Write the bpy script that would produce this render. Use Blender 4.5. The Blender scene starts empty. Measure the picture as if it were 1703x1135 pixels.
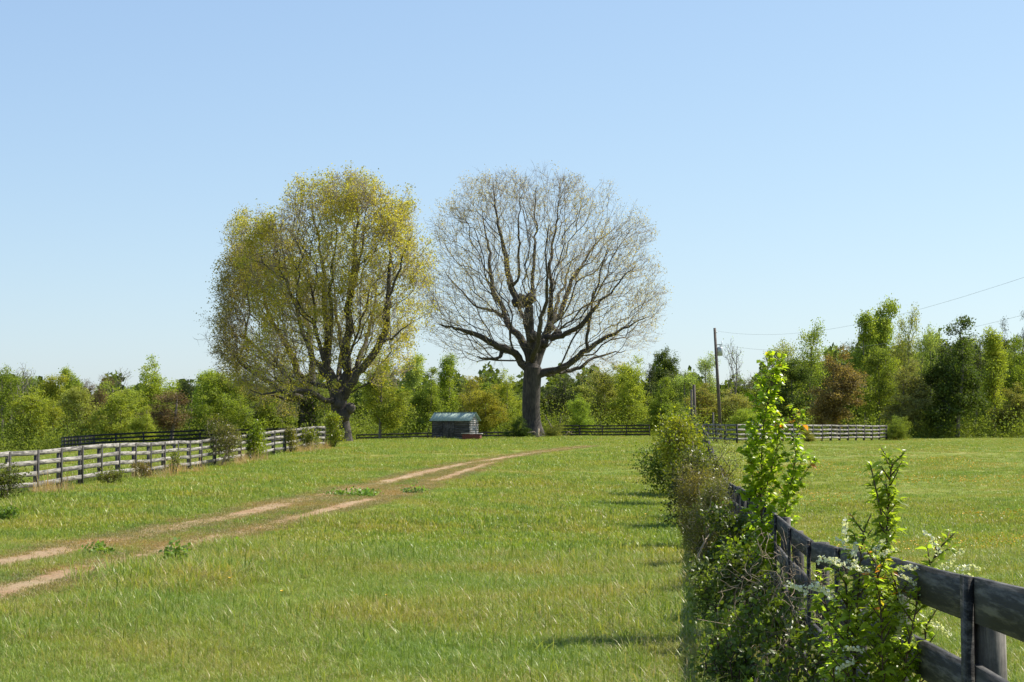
import bpy, math, random
import numpy as np
from mathutils import Vector, Matrix

random.seed(7)
RNG = np.random.default_rng(7)
S = bpy.context.scene
COL = S.collection

# ---------------------------------------------------------------- camera
EYE = 1.75
F_PX = 2844.0
W_PX, H_PX = 1703.0, 1135.0
PITCH = math.atan(137.5 / F_PX)
cam_d = bpy.data.cameras.new("camera")
cam_d.sensor_width = 36.0
cam_d.lens = F_PX / W_PX * 36.0
cam_d.clip_start = 0.1
cam_d.clip_end = 9000.0
cam = bpy.data.objects.new("camera", cam_d)
cam.location = (0, 0, EYE)
cam.rotation_euler = (math.pi / 2 + PITCH, 0, 0)
COL.objects.link(cam)
S.camera = cam

# ---------------------------------------------------------------- sky, sun, exposure
SUN_EL = math.radians(46)
SUN_AZ = math.radians(-26)        # the sun stands off the right hand, a little ahead of the camera
to_sun = Vector((math.cos(SUN_EL) * math.cos(SUN_AZ), -math.cos(SUN_EL) * math.sin(SUN_AZ), math.sin(SUN_EL)))
world = bpy.data.worlds.new("World")
S.world = world
world.use_nodes = True
wn = world.node_tree
wn.nodes.clear()
sky = wn.nodes.new("ShaderNodeTexSky")
sky.sky_type = 'NISHITA'
sky.sun_disc = False
sky.sun_elevation = SUN_EL
sky.sun_rotation = math.pi / 2 + SUN_AZ
sky.altitude = 100
sky.air_density = 1.0
sky.dust_density = 0.6
sky.ozone_density = 1.4
bg = wn.nodes.new("ShaderNodeBackground")
bg.inputs[1].default_value = 0.100
wo = wn.nodes.new("ShaderNodeOutputWorld")
# a per-channel curve over the whole dome evens the clear-air sky out
sep = wn.nodes.new("ShaderNodeSeparateColor"); cmb = wn.nodes.new("ShaderNodeCombineColor")
wn.links.new(sky.outputs[0], sep.inputs[0])
for ch, (ga, pw) in enumerate(((1.32, .63), (1.585, .60), (2.36, .45))):
    p_ = wn.nodes.new("ShaderNodeMath"); p_.operation = 'POWER'; p_.inputs[1].default_value = pw
    m_ = wn.nodes.new("ShaderNodeMath"); m_.operation = 'MULTIPLY'; m_.inputs[1].default_value = ga
    wn.links.new(sep.outputs[ch], p_.inputs[0]); wn.links.new(p_.outputs[0], m_.inputs[0]); wn.links.new(m_.outputs[0], cmb.inputs[ch])
wn.links.new(cmb.outputs[0], bg.inputs[0])
wn.links.new(bg.outputs[0], wo.inputs[0])
sun_d = bpy.data.lights.new("sun", 'SUN')
sun_d.energy = 5.0
sun_d.angle = math.radians(0.53)
sun_d.color = (1.0, 0.93, 0.82)
sun = bpy.data.objects.new("sun", sun_d)
sun.rotation_euler = to_sun.to_track_quat('Z', 'Y').to_euler()
sun.location = (30, 0, 60)
COL.objects.link(sun)
S.view_settings.view_transform = 'Standard'
S.view_settings.look = 'None'
S.view_settings.gamma = 1.0
S.view_settings.use_curve_mapping = False
S.view_settings.exposure = 0.82
S.render.engine = 'CYCLES'
S.cycles.max_bounces = 8
S.cycles.transparent_max_bounces = 4
S.cycles.use_adaptive_sampling = True

# ---------------------------------------------------------------- picture <-> place
def at(px, py, Y):
    """world point seen at photo pixel (px, py), standing Y metres ahead"""
    u = (px - W_PX / 2) / F_PX
    v = (H_PX / 2 - py) / F_PX
    c, s = math.cos(PITCH), math.sin(PITCH)
    dy = c - v * s
    dz = s + v * c
    t = Y / dy
    return np.array([u * t, Y, EYE + dz * t])

# ---------------------------------------------------------------- terrain
CT = np.array([  # X, Y, metres below the eye
    (-6, 0, 1.75), (0, 0, 1.75), (6, 0, 1.70), (1.23, 3.1, 1.68), (1.5, 5.6, 1.78), (1.8, 8, 1.94), (2.0, 10.5, 2.05), (2.25, 12.9, 2.15),
    (2.5, 15.3, 2.22), (4, 31, 2.47), (5.4, 44, 2.68), (6.6, 56, 2.50), (9, 80, 1.95), (12, 112, 1.36),
    (-3, 12, 1.98), (-6, 21, 2.10), (-8, 26, 2.15), (-4, 45, 2.12), (-5, 56, 2.08), (-2.2, 76, 1.80), (0, 100, 1.52), (2, 130, 1.42),
    (-14.1, 51, 2.06), (-13.9, 58, 1.98), (-13.7, 75, 1.98), (-12.6, 89, 1.68), (-11.3, 101, 1.42), (-16, 35, 2.3), (-12, 20, 2.1),
    (-12, 135, 1.50), (1.8, 165, 1.33), (-5, 160, 1.46), (10, 178, 1.38), (15.1, 115, 1.33), (24, 131, 1.38), (31.8, 148, 1.45),
    (43, 165, 1.33), (8, 30, 2.3), (10, 50, 2.3), (18, 80, 1.85), (-39, 145, 2.45), (-32, 145, 2.05), (-19, 150, 1.65), (-60, 180, 3.0),
    (-50, 130, 2.7), (-30, 80, 2.4), (60, 120, 1.5), (80, 180, 1.3), (0, 230, 1.3), (-60, 240, 2.6), (60, 240, 1.2), (-40, 40, 2.6),
    (30, 30, 2.1), (50, 60, 1.9), (0, -20, 1.75), (30, -20, 1.75), (-30, -20, 1.8)], float)

def _phi(r2):
    r2 = np.maximum(r2, 1e-9)
    return 0.5 * r2 * np.log(r2)
_sc = np.array([50.0, 50.0])
_P = CT[:, :2] / _sc
_n = len(CT)
_K = _phi(((_P[:, None] - _P[None]) ** 2).sum(-1)) + np.eye(_n) * 0.0006
_A = np.zeros((_n + 3, _n + 3))
_A[:_n, :_n] = _K
_A[:_n, _n] = 1
_A[:_n, _n + 1:] = _P
_A[_n:, :_n] = _A[:_n, _n:].T
_w = np.linalg.solve(_A, np.concatenate([CT[:, 2], np.zeros(3)]))

def G(X, Y):
    """height of the ground (arrays)"""
    X = np.asarray(X, float); Y = np.asarray(Y, float)
    shp = np.broadcast(X, Y).shape
    x = np.broadcast_to(X, shp).ravel(); y = np.broadcast_to(Y, shp).ravel()
    xc = np.clip(x, -90, 90); yc = np.clip(y, -25, 260)
    out = np.empty(len(x))
    for a in range(0, len(x), 40000):
        q = np.stack([xc[a:a + 40000], yc[a:a + 40000]], 1) / _sc
        out[a:a + 40000] = _phi(((q[:, None] - _P[None]) ** 2).sum(-1)) @ _w[:_n] + _w[_n] + q @ _w[_n + 1:]
    far = np.clip((np.maximum(np.abs(x) - 70, y - 220)) / 200, 0, 1)
    D = out * (1 - far) + 1.6 * far
    und = 0.007 * np.sin(x * 1.1 + 0.6 * y) + 0.006 * np.sin(y * 0.9 - x * 0.5 + 1) + 0.006 * np.sin(x * 2.3 + y * 1.9)
    return (EYE - D + und).reshape(shp)

def g1(x, y):
    return float(G(np.array([x]), np.array([y]))[0])

def px_ground(px, py, y0=6.0, y1=240.0):
    Ys = np.concatenate([np.arange(y0, 60, 0.1), np.arange(60, y1, 0.4)])
    p0 = at(px, py, 1.0)
    d = p0 - np.array([0, 0, EYE])
    z = EYE + d[2] * Ys
    gz = G(d[0] * Ys, Ys)
    k = np.argmax(z <= gz)
    if z[k] > gz[k]:
        k = len(Ys) - 1
    return np.array([d[0] * Ys[k], Ys[k], gz[k]])

# ---------------------------------------------------------------- helpers
def tag(o, label=None, cat=None, group=None, kind=None):
    if label: o["label"] = label
    if cat: o["category"] = cat
    if group: o["group"] = group
    if kind: o["kind"] = kind
    return o

def empty(name, loc, rz=0.0, label=None, cat=None, group=None):
    o = bpy.data.objects.new(name, None)
    o.empty_display_size = 0.3
    COL.objects.link(o)
    o.location = loc
    o.rotation_euler = (0, 0, rz)
    return tag(o, label, cat, group)

def mesh_np(name, V, Fs, mat=None, attrs=None, smooth=False):
    V = np.asarray(V, np.float32)
    if not isinstance(Fs, (list, tuple)): Fs = [Fs]
    Fs = [np.asarray(f, np.int32) for f in Fs if len(f)]
    me = bpy.data.meshes.new(name)
    me.vertices.add(len(V)); me.vertices.foreach_set("co", V.ravel())
    li = np.concatenate([f.ravel() for f in Fs])
    lt = np.concatenate([np.full(len(f), f.shape[1], np.int32) for f in Fs])
    ls = np.concatenate([[0], np.cumsum(lt)[:-1]]).astype(np.int32)
    me.loops.add(len(li)); me.loops.foreach_set("vertex_index", li)
    me.polygons.add(len(lt)); me.polygons.foreach_set("loop_start", ls); me.polygons.foreach_set("loop_total", lt)
    if smooth: me.polygons.foreach_set("use_smooth", np.ones(len(lt), bool))
    me.update(calc_edges=True)
    for k, a in (attrs or {}).items():
        at_ = me.attributes.new(k, 'FLOAT', 'POINT'); at_.data.foreach_set("value", np.asarray(a, np.float32))
    if mat:
        for m in (mat if isinstance(mat, (list, tuple)) else [mat]): me.materials.append(m)
    return me

def ob(name, me, parent=None, color=None, loc=None):
    o = bpy.data.objects.new(name, me)
    COL.objects.link(o)
    if parent: o.parent = parent
    if color is not None: o.color = (*color, 1)
    if loc is not None: o.location = loc
    return o

def box(c, s, R=None):
    c = np.asarray(c, float); s = np.asarray(s, float) / 2
    v = np.array([(x, y, z) for x in (-1, 1) for y in (-1, 1) for z in (-1, 1)], float) * s
    if R is not None: v = v @ np.asarray(R).T
    f = np.array([(0, 1, 3, 2), (4, 6, 7, 5), (0, 4, 5, 1), (2, 3, 7, 6), (0, 2, 6, 4), (1, 5, 7, 3)])
    return v + c, f

class MB:
    def __init__(s): s.V = []; s.F = {}; s.n = 0
    def add(s, V, F):
        F = np.asarray(F); s.F.setdefault(F.shape[1], []).append(F + s.n); s.V.append(np.asarray(V, float)); s.n += len(V); return s
    def box(s, c, d, R=None): return s.add(*box(c, d, R))
    def tube(s, pts, rad, k=8, cap=True):
        pts = np.asarray(pts, float); n = len(pts); rad = np.broadcast_to(np.asarray(rad, float), (n,))
        T = np.gradient(pts, axis=0); T /= np.linalg.norm(T, axis=1)[:, None] + 1e-9
        ref = np.array([0.3, 0.95, 0.1]) if abs(T[:, 2]).mean() > 0.6 else np.array([0.02, 0.05, 1.0])
        U = np.cross(T, ref); U /= np.linalg.norm(U, axis=1)[:, None]; Wv = np.cross(T, U)
        a = np.arange(k) / k * 2 * np.pi
        V = pts[:, None] + rad[:, None, None] * (np.cos(a)[None, :, None] * U[:, None] + np.sin(a)[None, :, None] * Wv[:, None])
        i = np.arange(n - 1)[:, None] * k; j = np.arange(k)[None]; j2 = (j + 1) % k
        F = np.stack([i + j, i + j2, i + k + j2, i + k + j], -1).reshape(-1, 4)
        base = s.n
        s.add(V.reshape(-1, 3), F)
        if cap:
            c = np.array([pts[0], pts[-1]])
            b0 = s.n; s.V.append(c); s.n += 2
            j = np.arange(k); j2 = (j + 1) % k
            s.F.setdefault(3, []).append(np.stack([base + j2, base + j, np.full(k, b0)], 1))
            e = base + (n - 1) * k
            s.F.setdefault(3, []).append(np.stack([e + j, e + j2, np.full(k, b0 + 1)], 1))
        return s
    def mesh(s, name, mat, smooth=False):
        return mesh_np(name, np.concatenate(s.V), [np.concatenate(f) for f in s.F.values()], mat, smooth=smooth)
    def build(s, name, mat, parent=None, smooth=False, color=None):
        return ob(name, s.mesh(name, mat, smooth), parent, color)

def stamp(tv, tf, pos, X, Y, Z, size):
    """copies of a template shape at many frames"""
    tv = np.asarray(tv, float); n, k = len(pos), len(tv)
    size = np.broadcast_to(np.asarray(size, float), (n,))
    V = (tv[None, :, 0, None] * X[:, None] + tv[None, :, 1, None] * Y[:, None] + tv[None, :, 2, None] * Z[:, None]) * size[:, None, None] + pos[:, None]
    F = (np.asarray(tf)[None] + (np.arange(n) * k)[:, None, None]).reshape(-1, np.asarray(tf).shape[1])
    return V.reshape(-1, 3), F

def frames(n, rng, ydir=None, spread=1.0):
    """random frames; Y axis near ydir when given"""
    Y = rng.normal(size=(n, 3))
    Y /= np.linalg.norm(Y, axis=1)[:, None]
    if ydir is not None: Y = np.asarray(ydir) + spread * Y
    Y /= np.linalg.norm(Y, axis=1)[:, None] + 1e-9
    Z = rng.normal(size=(n, 3)) * 0.7 + np.array([0.12, -0.05, 0.55])
    Z -= (Z * Y).sum(1)[:, None] * Y
    Z /= np.linalg.norm(Z, axis=1)[:, None] + 1e-9
    return np.cross(Y, Z), Y, Z

LEAF4 = (np.array([(0, 0, 0), (.36, .5, .08), (0, 1, 0), (-.36, .5, .08)]), np.array([(0, 1, 2, 3)]))
LEAF_N = (np.array([(0, 0, 0), (.10, .5, .02), (0, 1, 0), (-.10, .5, .02)]), np.array([(0, 1, 2, 3)]))
LEAF7 = (np.array([(0, 0, 0), (.27, .25, .07), (.31, .55, .06), (0, 1.05, -.16), (-.31, .55, .06), (-.27, .25, .07), (0, .5, -.01)]),
         np.array([(6, 0, 1), (6, 1, 2), (6, 2, 3), (6, 3, 4), (6, 4, 5), (6, 5, 0)]))

# ---------------------------------------------------------------- materials
def new_mat(name):
    m = bpy.data.materials.new(name); m.use_nodes = True
    nt = m.node_tree; nt.nodes.clear()
    return m, nt, nt.nodes.new("ShaderNodeOutputMaterial")

def N(nt, typ, **kw):
    n = nt.nodes.new(typ)
    for k, v in kw.items():
        if k.startswith("i_"): n.inputs[int(k[2:]) if k[2:].isdigit() else k[2:]].default_value = v
        else: setattr(n, k, v)
    return n

def ramp(nt, fac, stops, interp='LINEAR'):
    r = nt.nodes.new("ShaderNodeValToRGB"); r.color_ramp.interpolation = interp
    e = r.color_ramp.elements
    while len(e) > 1: e.remove(e[-1])
    e[0].position = stops[0][0]; e[0].color = (*stops[0][1], 1)
    for p, c in stops[1:]:
        x = e.new(p); x.color = (*c, 1)
    nt.links.new(fac, r.inputs[0])
    return r.outputs[0]

def mixc(nt, fac, a, b, mode='MIX'):
    m = nt.nodes.new("ShaderNodeMix"); m.data_type = 'RGBA'; m.blend_type = mode
    for sock, v in ((m.inputs[0], fac), (m.inputs[6], a), (m.inputs[7], b)):
        if hasattr(v, "links"): nt.links.new(v, sock)
        elif isinstance(v, (int, float)): sock.default_value = v
        else: sock.default_value = (*v, 1)
    return m.outputs[2]

def noise(nt, scale, detail=4, vec=None, rough=0.6):
    n = nt.nodes.new("ShaderNodeTexNoise"); n.inputs["Scale"].default_value = scale
    n.inputs["Detail"].default_value = detail; n.inputs["Roughness"].default_value = rough
    if vec is not None: nt.links.new(vec, n.inputs["Vector"])
    return n

def leaf_material(name, base=None, transl=0.42, rough=0.5, var=(0.62, 1.45), tip=None, tscale=0.5, warm=0.3, spec=0.35):
    """foliage: colour from the object, varied leaf by leaf ('var') and clump by clump (world noise)"""
    m, nt, out = new_mat(name)
    if base is None:
        oi = N(nt, "ShaderNodeObjectInfo"); col = oi.outputs["Color"]
    else:
        rgb = N(nt, "ShaderNodeRGB"); rgb.outputs[0].default_value = (*base, 1); col = rgb.outputs[0]
    a = N(nt, "ShaderNodeAttribute", attribute_name="var")
    if tip is not None:
        tf = ramp(nt, a.outputs["Fac"], [(0.80, (0, 0, 0)), (0.95, (1, 1, 1))])
        col = mixc(nt, tf, col, tip)
    mr = N(nt, "ShaderNodeMapRange"); nt.links.new(a.outputs["Fac"], mr.inputs[0])
    mr.inputs[3].default_value = var[0]; mr.inputs[4].default_value = var[1]
    col = mixc(nt, 1.0, col, mr.outputs[0], 'MULTIPLY')
    g = N(nt, "ShaderNodeNewGeometry")
    nz = noise(nt, tscale, 2, g.outputs["Position"])
    wf = ramp(nt, nz.outputs[0], [(0.35, (1.0, 1.0, 1.0)), (0.65, (1.0 + warm * 0.55, 1.0 + warm * 0.12, 0.8))])
    col = mixc(nt, 1.0, col, wf, 'MULTIPLY')
    p = N(nt, "ShaderNodeBsdfPrincipled"); nt.links.new(col, p.inputs["Base Color"])
    p.inputs["Roughness"].default_value = rough; p.inputs["Specular IOR Level"].default_value = spec
    t = N(nt, "ShaderNodeBsdfTranslucent")
    tc = mixc(nt, 1.0, col, (1.25, 1.3, 0.55), 'MULTIPLY'); nt.links.new(tc, t.inputs[0])
    mx = N(nt, "ShaderNodeMixShader"); mx.inputs[0].default_value = transl
    nt.links.new(p.outputs[0], mx.inputs[1]); nt.links.new(t.outputs[0], mx.inputs[2]); nt.links.new(mx.outputs[0], out.inputs[0])
    return m

def bark_material(name, c1, c2, scale=3.0, bump=0.5):
    m, nt, out = new_mat(name)
    tc = N(nt, "ShaderNodeTexCoord"); mp = N(nt, "ShaderNodeMapping"); mp.inputs["Scale"].default_value = (1, 1, 0.22)
    nt.links.new(tc.outputs["Object"], mp.inputs[0])
    n1 = noise(nt, scale * 3, 6, mp.outputs[0]); n2 = noise(nt, scale * 0.35, 3, tc.outputs["Object"])
    c = ramp(nt, n1.outputs[0], [(0.3, c1), (0.7, c2)])
    c = mixc(nt, 1.0, c, ramp(nt, n2.outputs[0], [(0.3, (.65, .65, .65)), (0.7, (1.25, 1.22, 1.18))]), 'MULTIPLY')
    p = N(nt, "ShaderNodeBsdfPrincipled"); nt.links.new(c, p.inputs["Base Color"]); p.inputs["Roughness"].default_value = 0.9
    b = N(nt, "ShaderNodeBump"); b.inputs["Strength"].default_value = bump; b.inputs["Distance"].default_value = 0.05
    nt.links.new(n1.outputs[0], b.inputs["Height"]); nt.links.new(b.outputs[0], p.inputs["Normal"])
    nt.links.new(p.outputs[0], out.inputs[0])
    return m

def wood_material(name, dark, light, green=0.0, grain=(1.2, 14, 30), lo=0.38, hi=0.66, blotch=(1.2, 4, 4)):
    """weathered board: grain along local X, blotches, a per-board shade"""
    m, nt, out = new_mat(name)
    tc = N(nt, "ShaderNodeTexCoord"); oi = N(nt, "ShaderNodeObjectInfo")
    ad = N(nt, "ShaderNodeVectorMath", operation='ADD'); nt.links.new(tc.outputs["Object"], ad.inputs[0])
    sc = N(nt, "ShaderNodeVectorMath", operation='SCALE'); sc.inputs[0].default_value = (13.7, 5.1, 9.3); nt.links.new(oi.outputs["Random"], sc.inputs["Scale"])
    nt.links.new(sc.outputs[0], ad.inputs[1])
    mp = N(nt, "ShaderNodeMapping"); mp.inputs["Scale"].default_value = grain; nt.links.new(ad.outputs[0], mp.inputs[0])
    n1 = noise(nt, 1.6, 7, mp.outputs[0], 0.7)
    mp2 = N(nt, "ShaderNodeMapping"); mp2.inputs["Scale"].default_value = blotch; nt.links.new(ad.outputs[0], mp2.inputs[0])
    n2 = noise(nt, 1.7, 5, mp2.outputs[0], 0.65)
    c = ramp(nt, n1.outputs[0], [(0.32, tuple(x * 0.55 for x in dark)), (0.5, dark), (0.68, light)])
    blot = ramp(nt, n2.outputs[0], [(lo, (0, 0, 0)), (hi, (1, 1, 1))])
    c = mixc(nt, blot, c, light)
    c = mixc(nt, 1.0, c, ramp(nt, n1.outputs[0], [(0.3, (.55, .55, .55)), (0.55, (1, 1, 1))]), 'MULTIPLY')
    br = N(nt, "ShaderNodeMapRange"); nt.links.new(oi.outputs["Random"], br.inputs[0]); br.inputs[3].default_value = 0.75; br.inputs[4].default_value = 1.2
    c = mixc(nt, 1.0, c, br.outputs[0], 'MULTIPLY')
    p = N(nt, "ShaderNodeBsdfPrincipled"); nt.links.new(c, p.inputs["Base Color"]); p.inputs["Roughness"].default_value = 0.85
    b = N(nt, "ShaderNodeBump"); b.inputs["Strength"].default_value = 0.6; b.inputs["Distance"].default_value = 0.012
    nt.links.new(n1.outputs[0], b.inputs["Height"]); nt.links.new(b.outputs[0], p.inputs["Normal"])
    nt.links.new(p.outputs[0], out.inputs[0])
    return m

def plain(name, c, rough=0.7, metal=0.0, vary=0.25, scale=6):
    m, nt, out = new_mat(name)
    tc = N(nt, "ShaderNodeTexCoord"); n1 = noise(nt, scale, 5, tc.outputs["Object"])
    col = ramp(nt, n1.outputs[0], [(0.3, tuple(x * (1 - vary) for x in c)), (0.7, tuple(min(1, x * (1 + vary)) for x in c))])
    p = N(nt, "ShaderNodeBsdfPrincipled"); nt.links.new(col, p.inputs["Base Color"])
    p.inputs["Roughness"].default_value = rough; p.inputs["Metallic"].default_value = metal
    nt.links.new(p.outputs[0], out.inputs[0])
    return m

M_LEAF = leaf_material("foliage", rough=.7, spec=.12)
M_NEEDLE = leaf_material("needles", transl=0.15, rough=0.7, warm=0.3, spec=.12)
M_LEAF_NEAR = leaf_material("broad_leaf", transl=0.6, rough=0.32, tscale=3.0, warm=0.3, tip=(0.30, 0.13, 0.03))
M_LEAF_PLAIN = leaf_material("shrub_leaf", transl=0.45, rough=0.4, tscale=2.0, warm=0.5)
M_BARK = bark_material("oak_bark", (0.024, 0.021, 0.018), (0.095, 0.08, 0.068))
M_TWIG = bark_material("twig_bark", (0.20, 0.165, 0.125), (0.36, 0.31, 0.24), 1.0, 0.0)
M_BARK_PALE = bark_material("wood_bark", (0.12, 0.10, 0.085), (0.27, 0.24, 0.205), 1.5, 0.1)
M_STEM = bark_material("stem_bark", (0.05, 0.035, 0.025), (0.13, 0.09, 0.06), 20, 0.2)
M_DRY = bark_material("dry_stem", (0.22, 0.17, 0.11), (0.42, 0.34, 0.24), 20, 0.1)
M_WOOD_PALE = wood_material("pale_weathered_board", (0.06, 0.055, 0.05), (0.33, 0.31, 0.28), lo=.42, hi=.60, blotch=(2.5, 9, 9))
M_WOOD_DARK = wood_material("dark_weathered_board", (0.0045, 0.0042, 0.004), (0.095, 0.09, 0.08), lo=0.52, hi=0.66, grain=(3, 9, 24), blotch=(3, 12, 16))
M_WOOD_BLACK = wood_material("black_board", (0.012, 0.012, 0.013), (0.05, 0.05, 0.05), lo=0.55, hi=0.9)
M_POST = wood_material("grey_post", (0.045, 0.04, 0.036), (0.20, 0.18, 0.155), grain=(14, 14, 1.2), lo=0.45, hi=0.8)
M_POST_DARK = wood_material("dark_post", (0.02, 0.019, 0.018), (0.075, 0.07, 0.062), grain=(14, 14, 1.2), lo=0.45, hi=0.85)

def grass_material(name, greens, tan, patch=0.35, tan_amt=0.60, rough=0.38):
    m, nt, out = new_mat(name)
    a = N(nt, "ShaderNodeAttribute", attribute_name="var")
    g = N(nt, "ShaderNodeNewGeometry")
    # patches several metres wide, and smaller ones
    n1 = noise(nt, patch, 4, g.outputs["Position"], 0.55)
    n2 = noise(nt, 2.1, 2, g.outputs["Position"])
    col = ramp(nt, a.outputs["Fac"], [(0.0, greens[0]), (0.45, greens[1]), (0.8, greens[2])])
    warm = ramp(nt, n1.outputs[0], [(0.32, (0.80, 0.92, 0.95)), (0.5, (1, 1, 1)), (0.68, (1.34, 1.06, 1.08))])
    col = mixc(nt, 1.0, col, warm, 'MULTIPLY')
    # share of dead blades grows where the patch noise is high
    ad = N(nt, "ShaderNodeMath", operation='MULTIPLY_ADD'); nt.links.new(n1.outputs[0], ad.inputs[0]); ad.inputs[1].default_value = tan_amt
    md = N(nt, "ShaderNodeMath", operation='MULTIPLY'); nt.links.new(n2.outputs[0], md.inputs[0]); md.inputs[1].default_value = 0.35
    nt.links.new(md.outputs[0], ad.inputs[2])
    sm = N(nt, "ShaderNodeMath", operation='ADD'); nt.links.new(ad.outputs[0], sm.inputs[0]); nt.links.new(a.outputs["Fac"], sm.inputs[1])
    tf = ramp(nt, sm.outputs[0], [(0.0, (0, 0, 0)), (0.999, (0, 0, 0))])
    mr = N(nt, "ShaderNodeMapRange"); nt.links.new(sm.outputs[0], mr.inputs[0]); mr.inputs[1].default_value = 1.24; mr.inputs[2].default_value = 1.42
    col = mixc(nt, mr.outputs[0], col, tan)
    p = N(nt, "ShaderNodeBsdfPrincipled"); nt.links.new(col, p.inputs["Base Color"]); p.inputs["Roughness"].default_value = rough
    p.inputs["Specular IOR Level"].default_value = 0.22
    t = N(nt, "ShaderNodeBsdfTranslucent"); nt.links.new(mixc(nt, 1.0, col, (1.3, 1.25, 0.6), 'MULTIPLY'), t.inputs[0])
    mx = N(nt, "ShaderNodeMixShader"); mx.inputs[0].default_value = 0.35
    nt.links.new(p.outputs[0], mx.inputs[1]); nt.links.new(t.outputs[0], mx.inputs[2]); nt.links.new(mx.outputs[0], out.inputs[0])
    return m

TAN = (0.37, 0.31, 0.15)
M_GRASS = grass_material("meadow_grass", [(0.13, 0.19, 0.024), (0.21, 0.288, 0.036), (0.33, 0.385, 0.09)], TAN)
M_DRYGRASS = grass_material("dry_grass", [(0.30, 0.23, 0.12), (0.40, 0.31, 0.17), (0.48, 0.38, 0.22)], TAN)

def ground_material():
    m, nt, out = new_mat("turf")
    g = N(nt, "ShaderNodeNewGeometry")
    n1 = noise(nt, 0.35, 5, g.outputs["Position"], 0.6); n2 = noise(nt, 6.0, 6, g.outputs["Position"], 0.75); n3 = noise(nt, 1.7, 3, g.outputs["Position"])
    c = ramp(nt, n1.outputs[0], [(0.3, (0.125, 0.172, 0.03)), (0.5, (0.18, 0.218, 0.04)), (0.68, (0.25, 0.232, 0.072))])
    c = mixc(nt, 1.0, c, ramp(nt, n2.outputs[0], [(0.25, (.45, .45, .45)), (0.5, (1, 1, 1)), (0.75, (1.5, 1.45, 1.5))]), 'MULTIPLY')
    bare = ramp(nt, n3.outputs[0], [(0.66, (0, 0, 0)), (0.74, (1, 1, 1))])
    c = mixc(nt, mixc(nt, 1.0, bare, (.5, .5, .5), 'MULTIPLY'), c, (0.30, 0.215, 0.12))
    p = N(nt, "ShaderNodeBsdfPrincipled"); nt.links.new(c, p.inputs["Base Color"]); p.inputs["Roughness"].default_value = 0.95
    p.inputs["Specular IOR Level"].default_value = 0.1
    b = N(nt, "ShaderNodeBump"); b.inputs["Strength"].default_value = 0.8; b.inputs["Distance"].default_value = 0.05
    nt.links.new(n2.outputs[0], b.inputs["Height"]); nt.links.new(b.outputs[0], p.inputs["Normal"])
    nt.links.new(p.outputs[0], out.inputs[0])
    return m

def dirt_material():
    m, nt, out = new_mat("track_dirt")
    g = N(nt, "ShaderNodeNewGeometry")
    n1 = noise(nt, 0.5, 4, g.outputs["Position"]); n2 = noise(nt, 14, 6, g.outputs["Position"], 0.75)
    c = ramp(nt, n1.outputs[0], [(0.35, (0.31, 0.185, 0.085)), (0.65, (0.37, 0.27, 0.15))])
    c = mixc(nt, 1.0, c, ramp(nt, n2.outputs[0], [(0.3, (.6, .57, .53)), (0.6, (1.1, 1.1, 1.1))]), 'MULTIPLY')
    p = N(nt, "ShaderNodeBsdfPrincipled"); nt.links.new(c, p.inputs["Base Color"]); p.inputs["Roughness"].default_value = 0.95
    b = N(nt, "ShaderNodeBump"); b.inputs["Strength"].default_value = 1.0; b.inputs["Distance"].default_value = 0.04
    nt.links.new(n2.outputs[0], b.inputs["Height"]); nt.links.new(b.outputs[0], p.inputs["Normal"])
    nt.links.new(p.outputs[0], out.inputs[0])
    return m
M_TURF = ground_material(); M_DIRT = dirt_material()

# ---------------------------------------------------------------- ground sheet
def axis(lo, hi, fine_lo, fine_hi, step, growth=1.35):
    a = list(np.arange(fine_lo, fine_hi + 1e-6, step))
    s = step
    while a[-1] < hi: s *= growth; a.append(min(hi, a[-1] + s))
    s = step
    while a[0] > lo: s *= growth; a.insert(0, max(lo, a[0] - s))
    return np.array(a)
gx = axis(-4000, 4000, -45, 50, 0.5); gy = axis(-400, 6000, 4, 190, 0.6)
XX, YY = np.meshgrid(gx, gy, indexing='ij')
ZZ = G(XX, YY)
nx, ny = XX.shape
idx = np.arange(nx * ny).reshape(nx, ny)
FG = np.stack([idx[:-1, :-1], idx[1:, :-1], idx[1:, 1:], idx[:-1, 1:]], -1).reshape(-1, 4)
ground = ob("ground", mesh_np("ground", np.stack([XX, YY, ZZ], -1).reshape(-1, 3), FG, M_TURF, smooth=True))
tag(ground, "gently rolling grass ground of the farm fields", kind="structure")

# ---------------------------------------------------------------- dirt track: two ruts
RUT_A = [(-60, 950, 17), (0, 937, 16), (60, 927, 15), (110, 915, 12), (200, 893, 6), (290, 880, 6), (390, 857, 6.5), (470, 842, 4), (570, 818, 4),
         (640, 803, 5), (700, 788, 5.5), (770, 773, 5), (830, 763, 3.6), (900, 752, 3), (950, 746, 2.2), (985, 742, 1.8)]
RUT_B = [(-60, 1005, 16), (0, 990, 15), (70, 968, 14), (140, 949, 12), (200, 934, 9), (300, 908, 8), (380, 888, 8), (500, 862, 6.5), (620, 832, 5),
         (680, 815, 3), (725, 799, 5), (780, 783, 4), (830, 768, 2.5)]
def rut_world(R):
    P = []
    for px, py, hw in R:
        c = px_ground(px, py); a = px_ground(px, py - hw); b = px_ground(px, py + hw)
        P.append((c[0], c[1], 0.0))
    return np.array(P)
def resample(P, step):
    d = np.concatenate([[0], np.cumsum(np.linalg.norm(np.diff(P[:, :2], axis=0), axis=1))])
    t = np.arange(0, d[-1], step)
    return np.stack([np.interp(t, d, P[:, k]) for k in range(P.shape[1])], 1)
def smooth_line(P, it=40):
    P = P.copy()
    for _ in range(it): P[1:-1] = 0.25 * P[:-2] + 0.5 * P[1:-1] + 0.25 * P[2:]
    return P
RUTS = []
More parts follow.
